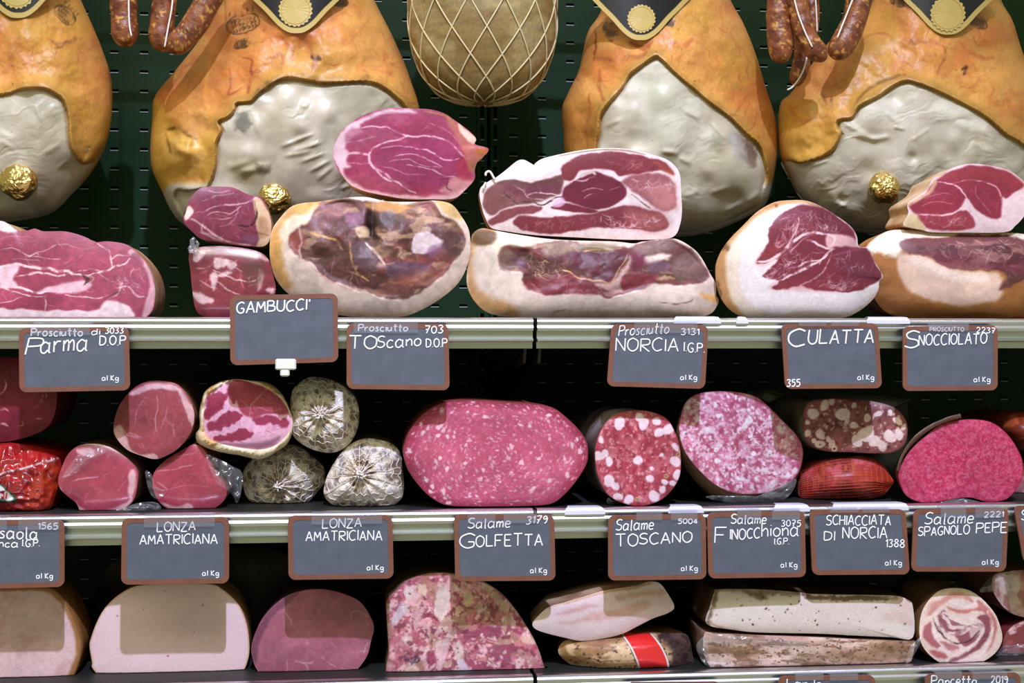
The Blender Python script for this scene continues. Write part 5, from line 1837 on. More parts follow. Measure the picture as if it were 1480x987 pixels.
def pt(x, y):
    p = Paint(x, y, (214, 120, 150), 151, 1.2)
    p.N(9, (226, 176, 196), .48, .60, .8)
    p.N(6, (230, 200, 212), .56, .68, .75, seed=3)
    p.N(7, (190, 84, 116), .5, .64, .85, seed=6)
    p.N(30, (226, 160, 186), .5, .7, .4, seed=8)
    Sx = Surf(FIN, 8)
    poly = Sx.c + (Sx.poly - Sx.c) * .96
    p.specks(480, (.7, 2.2), (232, 208, 218), poly, (1, 2.4), .8, 1)
    p.specks(60, (2.0, 4.2), (240, 224, 230), poly, (1, 1.8), .9, 2)
    p.specks(260, (.7, 1.8), (198, 84, 118), poly, (1, 2.4), .7, 3)
    p.specks(34, (.6, 1.2), (90, 70, 50), poly, (1, 1.3), .8, 4)
    r = Sx.r(x, y)
    p.mix(ss(.98, 1.0, r) * .8, (120, 64, 56))
    p.V(.08, 5)
    return p.c


S = blob('finocchiona_salami', 'largest round pale pink salami, casing dark beneath its cut', 'salami', FIN, .042, .09, pt, ((124, 92, 64), (86, 62, 44)), GS, mface='paste', floor=D2, mbody='casing', nbody='casing', tilt=(.00028, -.0001),
         drift=(.0, -.7), prof=[(0, 1), (.006, 1.02), (.016, 1.0), (.03, .90), (.05, .7), (.07, .5), (.08, .3), (.09, 0)], bscale=30)
film_piece(S, [A('e1', '170,505 300,500 400,510 480,480 540,430 535,470 495,515 400,530 250,528')], .038, 'loose_casing', 6, .006)

# schiacciata with square fat pieces
NAP = A('e1', '570,200 574,155 600,116 680,103 780,106 880,118 952,143 993,190 1001,240 988,292 940,323 860,328 760,323 660,318 596,290 574,250')


def pt(x, y):
    p = Paint(x, y, (150, 84, 80), 157, 1.2)
    p.N(12, (176, 106, 100), .45, .62, .8)
    p.N(8, (120, 56, 56), .55, .68, .7, seed=3)
    Sx = Surf(NAP, 8)
    poly = Sx.c + (Sx.poly - Sx.c) * .93
    for (X, Y, r, k) in ((612, 165, 8, 1.2), (735, 168, 10, 1.4), (660, 130, 7, 1.8), (690, 112, 5, 2), (830, 250, 11.5, 1.3), (792, 278, 8, 1.2), (865, 278, 8, 1.3), (928, 258, 9, 1.5), (965, 250, 7, 1.4), (895, 296, 7.5, 1.4), (642, 250, 7, 1.3),
                         (640, 290, 6.5, 1.4), (690, 290, 5.5, 1.3), (748, 190, 5, 1.5), (780, 212, 5.5, 1.4), (835, 182, 5.5, 1.4), (880, 165, 5, 1.5), (960, 195, 6, 2), (590, 245, 5, 1.4), (675, 270, 4, 1.2), (700, 310, 4.5, 1.5), (850, 225, 4, 1.3), (930, 160, 4, 1.4), (780, 130, 4, 1.6), (985, 220, 4, 1.8), (615, 275, 3.5, 1), (590, 200, 3.5, 1)):
        chip(p, X * .3514 + 960, Y * .3514 + 540, r, k, int(X + Y), (232, 204, 198), .12)
    p.specks(120, (.8, 2.2), (226, 188, 182), poly, (1, 2), .8, 5)
    p.specks(10, (1.2, 1.8), (50, 36, 32), poly, (1, 1.1), .9, 6)
    r = Sx.r(x, y)
    p.mix(ss(.965, 1.0, r) * .8, (110, 54, 50))
    p.V(.1, 5)
    return p.c


S = blob('schiacciata_salami', 'flattened brownish salami with square fat pieces, on the red netted one', 'salami', NAP, .045, .16, pt, ((130, 118, 100), (86, 74, 62)), GS, mface='paste', mbody='casing', nbody='casing', drift=(-.08, 0), tilt=(-.0003, 0),
         prof=[(0, 1), (.004, 1.005), (.1, 1.0), (.15, .8), (.16, 0)])

# red netted pouch sausage lying along the shelf
VEN = A('e1', '550,470 560,430 585,395 640,362 710,345 790,338 860,348 905,378 925,412 944,440 945,448 930,466 898,502 820,524 700,530 590,526 556,505')


def pt(x, y):
    p = Paint(x, y, (186, 66, 66), 163, 2)
    p.N(22, (222, 120, 134), .42, .6, .8)
    p.N(18, (120, 40, 34), .5, .7, .7, seed=3)
    p.N(12, (206, 120, 70), .6, .72, .6, seed=5)
    p.R('e1', '780,400 880,400 940,430 975,440 940,470 880,480 800,460', (206, 70, 36), 6, .6)
    p.V(.1, 5)
    return p.c


S = blob('netted_salami', 'red netted pouch-shaped salami with its gathered tip pointing right', 'salami', VEN, .034, .10, pt, ((140, 44, 40), (100, 30, 28)), GS, mface='rind', mbody='rind', nface='filling', nbody='casing', floor=D2, tilt=(-.0002, 0), bulge=.034, bpow=2.2,
         prof=[(0, 1), (.02, .97), (.06, .8), (.085, .5), (.10, 0)])
paths = []
tip = np.array([944, 444]) * .3514 + np.array([960, 540])
for k in np.linspace(0.05, .95, 15):
    # cords running lengthwise, meeting at the tip
    xs_ = np.linspace(0, 1, 16)
    px = 1156 + (tip[0] - 1156) * xs_
    top = np.interp(px, cr(A('e1', '505,470 530,430 570,395 640,362 710,345 790,338 860,348 900,382 925,412 944,440'), False, 6)[:, 0], cr(A('e1', '505,470 530,430 570,395 640,362 710,345 790,338 860,348 900,382 925,412 944,440'), False, 6)[:, 1])
    bot = np.interp(px, cr(A('e1', '505,475 520,505 580,526 700,530 820,524 898,502 930,468 944,446'), False, 6)[:, 0], cr(A('e1', '505,475 520,505 580,526 700,530 820,524 898,502 930,468 944,446'), False, 6)[:, 1])
    y = top + (bot - top) * (k + .012 * np.sin(np.arange(16) * 3.14) * 1)
    paths.append(np.stack([px, y], -1)[:])
for k in np.linspace(.05, .90, 16):
    px = 1156 + (tip[0] - 1156) * k
    yy = np.linspace(.03, .97, 14)
    tcol = cr(A('e1', '505,470 530,430 570,395 640,362 710,345 790,338 860,348 900,382 925,412 944,440'), False, 6)
    bcol = cr(A('e1', '505,475 520,505 580,526 700,530 820,524 898,502 930,468 944,446'), False, 6)
    t0, b0 = np.interp(px, tcol[:, 0], tcol[:, 1]), np.interp(px, bcol[:, 0], bcol[:, 1])
    paths.append(np.stack([px + 5 * np.sin(yy * 3.14) + 0 * yy, t0 + (b0 - t0) * yy], -1))
strings(S, paths, .00034, 'rednet', 'net', .0002)

# bright pink spagnolo salami
SPA = A('e1', '963,420 978,370 1008,320 1058,270 1130,213 1200,193 1280,188 1352,203 1412,250 1453,310 1473,360 1473,430 1443,482 1402,518 1330,526 1260,510 1200,514 1100,530 1038,524 988,492')


def pt(x, y):
    p = Paint(x, y, (222, 62, 104), 167, 1)
    p.N(5, (230, 92, 126), .45, .62, .8)
    p.N(4, (206, 42, 84), .52, .66, .7, seed=2)
    Sx = Surf(SPA, 8)
    poly = Sx.c + (Sx.poly - Sx.c) * .98
    p.specks(1500, (.5, 1.3), (222, 122, 150), poly, (1, 1.6), .7, 1)
    p.specks(240, (.7, 1.4), (186, 30, 66), poly, (1, 1.6), .6, 3)
    r = Sx.r(x, y)
    p.mix(ss(.975, 1.0, r) * .6, (170, 44, 66))
    p.V(.08, 5)
    return p.c


S = blob('spagnolo_salami', 'bright pink fine-grained salami with brown casing peeling at the top', 'salami', SPA, .012, .09, pt, ((104, 50, 36), (70, 36, 28)), GS, mface='paste', floor=D2, mbody='casing', nbody='casing', drift=(.2, 0),
         prof=[(0, 1), (.004, 1.0), (.03, .97), (.05, .93), (.075, .7), (.09, 0)])
fl = cr(A('e1', '962,400 985,335 1030,275 1090,230 1150,200 1222,180'), False, 6)
n = len(fl)
dirn = np.gradient(fl, axis=0)
nm = np.stack([dirn[:, 1], -dirn[:, 0]], -1)
nm /= np.linalg.norm(nm, axis=1)[:, None]
if nm[:, 1].mean() > 0:
    nm = -nm
wv = np.linspace(2, 5, n)[:, None] + 2 * (vn(np.linspace(0, 9, n)[:, None], 3)[:, None])
a0, a1 = fl - nm * 1.0, fl + nm * wv
V = np.vstack([P(a0[:, 0], a0[:, 1], .011), P(a1[:, 0], a1[:, 1], .005), P(a1[:, 0], a1[:, 1], .009), P(a0[:, 0], a0[:, 1], .03)])
Q = []
for k in range(3):
    for i in range(n - 1):
        Q.append((k * n + i, k * n + i + 1, (k + 1) * n + i + 1, (k + 1) * n + i))
f = fbm(V * 150, 3, 4)[:, None]
build('peeled_casing', V, np.array(Q), None, M['casing'], S.th, S.base, np.array((116, 84, 62)) * (1 - f) + np.array((70, 42, 30)) * f)
lb = cr(A('e1', '1120,535 1180,518 1240,515 1310,530 1330,540 1240,545 1150,545'), True, 4)
film_piece(S, [lb], .010, 'loose_casing', 9, .004)


# two sausages half out of view at the right end
def mott(seed, base, c2, c3):
    def pt(x, y):
        p = Paint(x, y, base, seed, 2)
        p.N(12, c2, .45, .6, .8)
        p.N(8, c3, .6, .7, .7, seed=3)
        p.V(.1, 5)
        return p.c
    return pt


blob('orange_sausage', 'orange-red sausage at the right end, above the pink sliced one', 'sausage', [(1449, 622), (1454, 604), (1470, 597), (1495, 596), (1525, 604), (1530, 640), (1510, 658), (1480, 652), (1462, 642)], .06, .16,
     mott(171, (150, 56, 30), (196, 96, 50), (120, 40, 26)), ((140, 56, 34), (110, 40, 26)), GS, mface='rind', nface='rounded_end', nbody='casing', bulge=.03, bpow=2.2)
blob('sliced_salami', 'pinkish sliced salami low at the right end beside the bright pink one', 'salami', [(1463, 708), (1470, 690), (1480, 668), (1510, 656), (1530, 680), (1530, 726), (1500, 737), (1475, 728)], .105, .12,
     mott(173, (176, 110, 110), (206, 160, 150), (150, 84, 84)), ((120, 80, 70), (90, 56, 50)), GS, mface='paste', nbody='casing', floor=D2)


# dark packet far back, with gold lettering
def pt(x, y):
    p = Paint(x, y, (30, 28, 24), 177, .3)
    g = (176, 150, 60)
    p.S('', [(1096, 572), (1112, 566), (1130, 570)], 2.2, g, .9, .6, 0)
    p.S('', [(1111, 588), (1115, 576), (1120, 588)], 1.6, (170, 160, 120), .9, .6, 0)
    p.S('', [(1112, 584), (1118, 584)], 1.2, (170, 160, 120), .9, .6, 0)
    p.S('', [(1099, 577), (1099, 588), (1105, 588)], 1.6, (170, 160, 120), .9, .6, 0)
    return p.c


blob('dark_packet', 'dark packet with gold lettering in the shade behind the largest round salami', 'packet', [(1075, 700), (1078, 580), (1095, 563), (1140, 562), (1300, 575), (1312, 590), (1312, 700), (1200, 706)], .24, .08, pt, ((30, 30, 24), (20, 20, 16)), nface='printed_front', nbody='wrapper', mface='wrapcut', floor=D2)

# ------------------------------------------------------------------ lowest shelf
GL = 'cut meats on the lowest shelf'


def pt(x, y):
    p = Paint(x, y, (232, 192, 188), 201, 2)
    p.N(30, (216, 168, 162), .45, .65, .7)
    p.N(9, (232, 196, 190), .5, .65, .6, seed=3)
    d = S_cook.r(x, y)
    p.mix(ss(.90, .955, d + .03 * (fbm(np.stack([x, y], -1) / 9, 3, 4) - .5)) * .95, (176, 118, 62))
    p.mix(ss(.965, 1.0, d) * .7, (120, 74, 38))
    p.S('', [(22, 985), (28, 982)], 2, (150, 60, 60), .8)
    p.V(.06, 7)
    return p.c


COOK = [(0, 849), (45, 848), (73, 850), (88, 861), (97, 872), (109, 896), (117, 920), (118, 940), (111, 966), (98, 990), (70, 1001), (0, 1001), (-70, 1000), (-105, 940), (-88, 880), (-50, 855)]
S_cook = Surf(COOK, 8)
blob('cooked_ham', 'pale cooked ham with browned crust, cut by the left edge of view', 'ham', COOK, .055, .12, pt, ((176, 120, 66), (140, 90, 46)), GL, floor=D3, prof=[(0, 1), (.004, 1.005), (.07, .97), (.10, .88), (.12, 0)])


def pt(x, y):
    p = Paint(x, y, (242, 208, 206), 203, 1)
    p.N(40, (240, 204, 202), .4, .7, .6)
    d = S_m.r(x, y)
    p.mix(ss(.975, 1.0, d) * .9, (206, 150, 92))
    p.specks(8, (.8, 1.5), (196, 90, 96), S_m.c + (S_m.poly - S_m.c) * .9, a=.8)
    p.V(.02, 4)
    return p.c


MOR = A('e2', '478,790 488,740 518,660 558,590 618,528 700,478 780,462 950,455 1130,460 1190,488 1252,540 1293,600 1323,690 1333,800 1323,870 1293,940 1250,990 1180,1018 700,1018 570,1000 518,940 490,900 492,880')
S_m = Surf(MOR, 8)
blob('mortadella', 'smooth pale pink mortadella half, widest piece beside the browned cooked ham', 'mortadella', MOR, .062, .12, pt, ((206, 160, 110), (180, 130, 84)), GL, mface='paste', floor=D3, prof=[(0, 1), (.004, 1.0), (.07, .97), (.10, .88), (.12, 0)])


def pt(x, y):
    c = 'e3'
    p = Paint(x, y, (190, 112, 130), 207, 2)
    p.N(34, (176, 96, 114), .42, .66, .7)
    p.N(5, (186, 116, 124), .55, .7, .5, seed=3)
    p.R(c, '118,810 135,730 180,650 240,575 320,515 380,495 330,555 260,610 210,680 170,770 150,870 135,870', (134, 74, 96), 3, .8)
    for st, w in (('305,620 330,650 340,680', 1.2), ('310,625 300,590', 1.0), ('360,870 400,880 440,885 455,875', 1.8), ('400,880 420,900 420,930', 1.4), ('440,885 460,900', 1.2), ('500,850 530,875 570,900', 1.4), ('600,905 640,940', 1.2), ('690,820 740,810', 1.2), ('650,660 665,610 700,605 740,630', 1.4),
                  ('310,860 315,920 305,950', 1.2), ('420,760 430,780', 1.4), ('735,650 750,680', 1.6), ('745,770 720,830', 1.4)):
        p.S(c, st, w, (222, 170, 164), .75)
    p.marble(A(c, '160,700 400,520 700,600 740,760 600,940 250,950'), 40, 14, .7, (206, 146, 146), a=.45)
    p.V(.08, 6)
    return p.c


blob('roast_pork', 'oval mauve roast meat between the mortadella and the chunky headcheese', 'roast meat', A('e3', '122,810 137,740 178,650 238,578 320,518 420,490 520,488 622,513 702,553 752,620 778,690 763,760 742,840 692,912 640,958 590,985 300,988 198,968 147,905 132,862'),
     .05, .13, pt, ((84, 52, 56), (64, 40, 40)), GL, floor=D3, prof=[(0, 1), (.004, 1.005), (.08, .95), (.11, .8), (.13, 0)])

HEAD = A('e4', '124,985 118,800 108,640 108,550 148,498 208,443 290,410 380,398 470,405 560,425 640,455 722,510 792,590 852,680 902,770 938,870 950,985 700,985 400,985')


def pt(x, y):
    c = 'e4'
    p = Paint(x, y, (214, 126, 138), 211, 2.5)
    p.N(20, (234, 182, 182), .42, .56, .85)
    p.N(14, (196, 92, 112), .54, .66, .8, seed=3)
    p.N(10, (232, 196, 190), .56, .64, .85, seed=5)
    p.N(16, (186, 140, 116), .58, .68, .7, seed=8)
    p.N(8, (160, 66, 88), .58, .66, .7, seed=11)
    F = (228, 206, 196)
    for q, col in (('200,480 230,470 250,490 225,525 200,515', F), ('385,490 430,485 440,540 425,620 395,645 365,625 370,560', F), ('135,660 160,590 200,560 215,590 180,650 140,690', (216, 196, 206)), ('370,790 400,760 440,740 430,830 400,920 380,900', (232, 190, 192)),
                   ('465,800 490,760 515,800 500,850 470,850', F), ('230,640 270,590 330,560 300,620 270,690 240,700', (222, 170, 176)), ('520,720 640,690 720,680 700,740 600,740 530,770', (178, 80, 112)), ('500,870 560,850 620,900 590,945 520,945', (190, 86, 110)),
                   ('640,800 720,780 800,790 760,850 680,880', (176, 82, 110)), ('820,740 880,740 900,770 850,780', (226, 180, 160)), ('520,500 560,500 570,550 530,580', (206, 176, 140)), ('620,470 740,540 740,610 690,560', (206, 170, 150)), ('320,830 360,820 370,900 340,930', (176, 70, 100)),
                   ('270,470 310,465 315,500 280,510', (226, 190, 166)), ('210,900 270,900 270,945 200,945', (232, 200, 176)), ('480,880 510,860 560,930 540,945', (216, 206, 216))):
        p.R(c, q, col, 2, .85, tex=2.5)
    for st, w, col in (('190,850 230,830 280,860 250,880 200,860', 3, (90, 66, 90)), ('210,870 260,850 240,890', 3, (84, 60, 84)), ('180,460 210,450 230,450', 2, (110, 76, 96)), ('240,640 250,700 300,720', 3, (170, 60, 86)), ('540,820 600,760 700,770', 2.5, (226, 180, 176)), ('620,560 620,640 560,680', 2, (120, 76, 60)),
                       ('300,640 340,620 350,660', 3, (160, 60, 80))):
        p.S(c, st, w, col, .8)
    p.specks(80, (.8, 1.8), (130, 50, 66), A(c, '140,480 400,420 800,620 900,930 150,930'), a=.6)
    p.specks(120, (1, 3), (234, 204, 200), A(c, '140,480 400,420 800,620 900,930 150,930'), (1, 2.4), a=.7, seed=3)
    p.marble(A(c, '140,480 400,420 800,620 900,930 150,930'), 70, 18, 1.2, (232, 196, 190), a=.6, seed=7)
    d = S_h.r(x, y)
    p.mix(ss(.965, 1.0, d) * .55, (150, 110, 90))
    p.V(.1, 6)
    return p.c


S_h = Surf(HEAD, 8)
blob('headcheese', 'domed chunky pink and white headcheese, tallest piece on the lowest shelf', 'cured meat', HEAD, .035, .13, pt, ((130, 104, 76), (90, 66, 46)), GL, floor=D3, drift=(-.06, 0), prof=[(0, 1), (.004, 1.005), (.08, .95), (.11, .82), (.13, 0)])


# lardo pieces
def pt(x, y):
    c = 'e5'
    p = Paint(x, y, (232, 206, 208), 221, 2)
    p.R(c, '160,625 230,595 320,570 380,570 380,580 300,600 230,620', (216, 164, 166), 3, .8, tex=1.5)
    p.R(c, '170,665 270,650 370,610 480,600 560,570 640,545 660,580 560,620 450,645 320,660 220,672', (218, 168, 162), 4, .8, tex=2)
    p.R(c, '480,520 540,510 640,490 740,500 730,520 600,525 500,550', (206, 160, 136), 4, .7, tex=2)
    p.N(5, (228, 186, 180), .5, .62, .6, poly=A(c, '170,665 370,610 560,570 660,560 560,620 320,660'), seed=3)
    p.R(c, '100,590 200,555 400,495 560,470 660,448 660,462 560,485 400,510 250,556', (196, 140, 96), 2, .7)
    p.R(c, '38,670 60,640 110,600 110,640 70,680', (226, 206, 186), 3, .6)
    p.V(.03, 6)
    return p.c


blob('lardo_piece', 'leaf-shaped white pork fat slab resting on the red-banded piece', 'cured meat', A('e5', '36,670 58,638 118,583 200,558 300,528 400,498 480,483 580,468 652,446 712,453 752,500 793,577 762,612 680,642 600,682 520,722 420,748 300,762 200,743 100,718 48,696'),
     .026, .11, pt, ((206, 170, 140), (150, 110, 80)), GL, tilt=(0, .0001), prof=[(0, 1), (.004, 1.0), (.05, .97), (.09, .8), (.11, 0)])


def pt(x, y):
    c = 'e5'
    p = Paint(x, y, (206, 168, 124), 223, 3)
    p.N(20, (222, 190, 152), .45, .62, .8, stretch=(2.4, .8))
    p.N(16, (156, 110, 68), .52, .66, .7, stretch=(2.4, .7), seed=4)
    p.R(c, '175,800 205,790 240,840 330,870 480,880 600,870 600,900 480,895 300,890 220,860', (176, 124, 74), 4, .8)
    p.S(c, '190,790 240,845 340,862 470,868 590,858', 2.4, (140, 96, 56), .7)
    p.R(c, '700,720 860,720 900,820 895,900 860,940 770,930 780,820', (96, 70, 66), 6, .95, tex=3)
    p.N(10, (66, 46, 46), .5, .62, .8, poly=A(c, '700,700 860,700 900,820 895,900 860,940 760,940'), seed=6)
    p.S(c, '780,760 830,790 880,800', 1.6, (50, 34, 36), .8)
    p.specks(130, (.7, 1.8), (64, 44, 34), A(c, '190,800 400,740 900,730 890,920 500,930 250,880'), a=.8, seed=2)
    p.R(c, '250,752 420,740 520,735 520,760 400,790 280,790', (150, 104, 70), 5, .6)
    p.V(.1, 6)
    return p.c


GUA = A('e5', '173,810 198,768 260,748 400,732 510,728 640,716 740,718 842,722 873,752 888,820 895,890 882,938 760,948 620,956 480,952 350,932 248,892 188,848')
S = blob('guanciale', 'brown peppered guanciale with a red paper band around it', 'cured meat', GUA, .018, .12, pt, ((150, 110, 80), (100, 70, 54)), GL, mface='dry', mbody='dry', nface='front', nbody='back', floor=D3, bulge=.03, bpow=2.6,
         prof=[(0, 1), (.02, .98), (.06, .85), (.10, .55), (.12, 0)])


# paper band wrapped over the front
def bandx(y, side):
    l = cr(A('e5', '508,722 548,780 578,840 600,900 612,958'), False, 8)
    r = cr(A('e5', '668,716 712,770 742,820 764,880 768,952'), False, 8)
    q = l if side == 0 else r
    return np.interp(y, q[:, 1], q[:, 0])


ys = np.linspace(914.5, 977, 40)
us = np.linspace(0, 1, 30)
YY, UU = np.meshgrid(ys, us, indexing='ij')
XX = bandx(YY, 0) * (1 - UU) + bandx(YY, 1) * UU
V = P(XX.ravel(), YY.ravel(), S.Y(XX.ravel(), YY.ravel()) - .0022)
V[:, 2] = np.maximum(V[:, 2], D3 + .0008)
i = np.arange(39)[:, None] * 30
j = np.arange(29)[None]
q = np.stack([i + j, i + 30 + j, i + 31 + j, i + 1 + j], -1).reshape(-1, 4)
u = UU.ravel()
c = np.where((np.minimum(u, 1 - u) < .055)[:, None], np.array((236, 230, 226)), np.array((222, 44, 44)))
bn = build('paper_band', V, q, None, None, S.th, S.base, c)
M['band'] = vmat('glossy_red_paper', rough=.3, bstr=0, namt=.02, coat=.3)
bn.data.materials.append(M['band'])
bn.modifiers.new('thickness', 'SOLIDIFY').thickness = .0008


def pt(x, y):
    c = 'e6'
    p = Paint(x, y, (232, 216, 206), 227, 2)
    p.N(40, (224, 204, 194), .45, .65, .6, stretch=(3, 1))
    p.R(c, '110,670 140,580 160,490 180,490 165,560 140,640 135,690', (110, 80, 60), 3, .8, tex=3)
    p.R(c, '160,485 400,488 620,502 620,520 500,510 430,530 340,500 200,500', (140, 104, 76), 3, .6, tex=3)
    p.R(c, '330,500 400,505 440,540 400,550 350,520', (120, 90, 66), 3, .7, tex=3)
    p.R(c, '640,500 720,520 1000,525 1130,530 1130,545 900,550 760,545 640,530', (120, 84, 62), 2, .8, tex=3)
    p.R(c, '1090,525 1190,545 1217,580 1215,640 1160,600', (226, 190, 182), 5, .6)
    p.R(c, '1060,640 1130,600 1210,650 1210,690 1100,660', (214, 180, 166), 5, .6, tex=3)
    p.R(c, '120,655 200,690 330,712 330,720 200,705', (160, 116, 90), 2, .6)
    p.specks(50, (.6, 1.7), (70, 50, 40), A(c, '150,500 1200,550 1200,720 600,710 150,670'), a=.8)
    p.V(.03, 7)
    return p.c


blob('lardo_slab', 'long white fat slab with peppered crust, upper of two stacked slabs', 'cured meat', A('e6', '116,672 133,580 158,500 180,486 400,487 600,502 700,512 1000,517 1130,522 1192,543 1218,580 1218,744 1100,742 900,733 700,723 400,717 250,702'),
     .018, .11, pt, ((110, 82, 60), (70, 50, 38)), GL, mbody='dry', prof=[(0, 1), (.004, 1.0), (.06, 1.0), (.10, .95), (.11, 0)], per=4)


def pt(x, y):
    c = 'e6'
    p = Paint(x, y, (196, 154, 136), 229, 3)
    p.N(24, (216, 186, 170), .45, .6, .8, stretch=(3, .7))
    p.N(18, (150, 106, 76), .5, .64, .8, stretch=(3, .6), seed=3)
    p.N(7, (130, 92, 66), .58, .68, .7, stretch=(2, .7), seed=7)
    p.R(c, '600,840 900,820 1180,810 1160,850 900,870 700,880', (140, 106, 66), 6, .5, tex=4)
    p.specks(220, (.6, 1.7), (76, 52, 40), A(c, '150,720 1200,760 1180,890 160,900'), a=.7)
    p.V(.1, 6)
    return p.c


S = blob('lardo_slab', 'peppered pink slab in clear film, under the long white one', 'cured meat', A('e6', '98,762 108,715 150,722 400,732 700,742 900,752 1100,760 1215,764 1228,775 1188,895 1000,915 500,925 180,930 138,905 103,832'),
         .018, .11, pt, ((150, 116, 96), (110, 80, 64)), GL, mface='wrapcut', mbody='dry', floor=D3, prof=[(0, 1), (.004, 1.0), (.06, 1.0), (.10, .95), (.11, 0)], per=4)
film_piece(S, [A('e6', '60,790 95,740 120,760 130,860 150,905 110,890 80,850')], .014, seed=51, amp=.005)
film_piece(S, [A('e6', '1180,890 1200,800 1225,770 1275,730 1250,790 1210,860')], .010, seed=52, amp=.004)
film_piece(S, [A('e6', '140,730 400,745 640,760 620,800 400,790 180,780')], .014, seed=53, amp=.004)


# rolled pancetta: spiral
def pt(x, y):
    c = 'e7'
    p = Paint(x, y, (232, 204, 192), 233, 2.0)
    P1 = (200, 104, 110)
    P2 = (158, 84, 96)
    for q, col, a in (('370,620 400,560 460,530 530,505 600,530 620,560 580,545 520,530 470,560 420,590 390,625', (214, 140, 128), .8),
                      ('480,500 540,495 570,510 560,530 510,520', (222, 160, 140), .7),
                      ('480,580 560,600 640,580 640,545 670,560 720,620 745,690 730,760 690,820 720,740 715,680 680,620 640,600 560,620 490,600', (206, 116, 110), .85),
                      ('420,630 460,600 480,640 500,680 560,690 620,670 690,690 660,650 640,630 690,640 705,690 690,750 640,800 570,850 490,880 500,860 570,830 630,780 560,790 520,740 470,720 430,690', P2, .9),
                      ('640,630 690,620 710,680 695,750 650,800 600,830 560,845 620,790 660,740 665,690 630,660', P2, .9),
                      ('480,650 560,670 600,690 640,700 620,720 560,730 520,710 490,690', P2, .8),
                      ('350,700 390,660 400,700 430,760 450,790 420,800 380,780 350,740', (186, 96, 104), .85),
                      ('380,810 440,820 480,850 450,860 400,840', (200, 90, 90), .8),
                      ('440,760 500,780 540,800 510,830 460,800', (190, 110, 116), .8),
                      ('360,600 400,540 400,560 375,610', (224, 160, 140), .6)):
        p.R(c, q, col, 2, a, tex=1.5)
    F = (236, 214, 208)
    for st, w in (('400,640 440,680 480,720 540,720 590,700 560,690 500,690 470,650 430,610', 6), ('450,610 520,640 600,640 650,660 670,700 640,760 580,800 500,820 440,800', 5), ('420,640 400,700 430,760 470,800', 5), ('690,600 720,680 710,760 660,830 580,860', 4),
                  ('500,560 580,580 630,560', 5), ('480,640 560,665 640,690', 4)):
        p.S(c, st, w, F, .9)
    p.R(c, '600,690 660,680 655,720 600,740', F, 2, .7)
    p.S(c, '400,640 420,690 450,720 470,750 530,775 590,760 650,710', 2.2, (66, 32, 26), .95)
    d = S_p.r(x, y)
    p.mix(ss(.92, .985, d) * .75, (228, 204, 178))
    p.marble(A(c, '420,600 700,600 700,800 450,840'), 24, 10, .8, (216, 160, 160), a=.5)
    p.V(.07, 6)
    return p.c


PAN = A('e7', '328,700 338,620 368,558 428,498 500,480 582,488 652,528 712,590 748,650 771,740 752,802 702,852 620,893 530,904 450,884 378,832 337,770')
S_p = Surf(PAN, 8)
blob('rolled_pancetta', 'rolled pancetta cut to show its red and white spiral', 'cured meat', PAN, .012, .14, pt, ((150, 110, 76), (90, 62, 44)), GL, floor=D3, prof=[(0, 1), (.004, 1.005), (.08, 1.0), (.12, .85), (.14, 0)])


def pt(x, y):
    p = Paint(x, y, (214, 160, 146), 237, 2)
    p.N(18, (226, 194, 180), .45, .6, .8, stretch=(.8, 1.6))
    p.N(14, (180, 96, 92), .52, .66, .7, stretch=(.8, 1.6), seed=3)
    p.V(.1, 6)
    return p.c


S = blob('wrapped_pancetta', 'film-wrapped pancetta at the right end, upper one', 'cured meat', [(1434, 850), (1437, 831), (1456, 826), (1480, 824), (1515, 830), (1525, 870), (1510, 895), (1480, 892), (1458, 884), (1443, 868)], .05, .12, pt, ((190, 130, 110), (150, 90, 80)), GL, mface='wrapcut')
film_piece(S, [A('e7', '650,500 690,440 730,410 760,420 740,490')], .042, seed=61, amp=.006)
film_piece(S, [A('e7', '740,420 800,400 860,430 860,500 800,520 750,480')], .042, seed=62, amp=.006)


def pt(x, y):
    p = Paint(x, y, (150, 60, 66), 239, 2)
    p.N(16, (190, 90, 90), .45, .62, .8)
    p.N(12, (222, 186, 180), .6, .7, .8, seed=4)
    p.V(.1, 6)
    return p.c


S = blob('wrapped_pancetta', 'film-wrapped dark red piece at the right end, lower one', 'cured meat', [(1449, 935), (1456, 912), (1480, 897), (1515, 897), (1528, 930), (1520, 972), (1470, 974), (1455, 962)], .05, .12, pt, ((140, 60, 60), (110, 40, 44)), GL, mface='wrapcut', floor=D3)
film_piece(S, [A('e7', '760,800 800,790 887,780 900,840 800,885 740,880')], .042, seed=71, amp=.008)


# dark bag standing at the back
def pt(x, y):
    p = Paint(x, y, (62, 58, 44), 241, 2)
    p.N(40, (48, 46, 36), .45, .65, .7, stretch=(.6, 2))
    for k in range(9):
        p.S('', [(352 + k * 7, 860), (351 + k * 7, 878 + (k % 3) * 10)], 1.6, (30, 28, 22), .7)
    p.V(.1, 12)
    return p.c


blob('dark_paper_bag', 'dark paper bag standing in the shade behind mortadella and roast meat', 'bag', [(150, 950), (146, 842), (190, 800), (300, 792), (392, 794), (426, 830), (430, 950), (300, 954)], .20, .12, pt, ((50, 48, 38), (40, 38, 30)), nface='printed_front', nbody='back', floor=D3, bulge=.01)

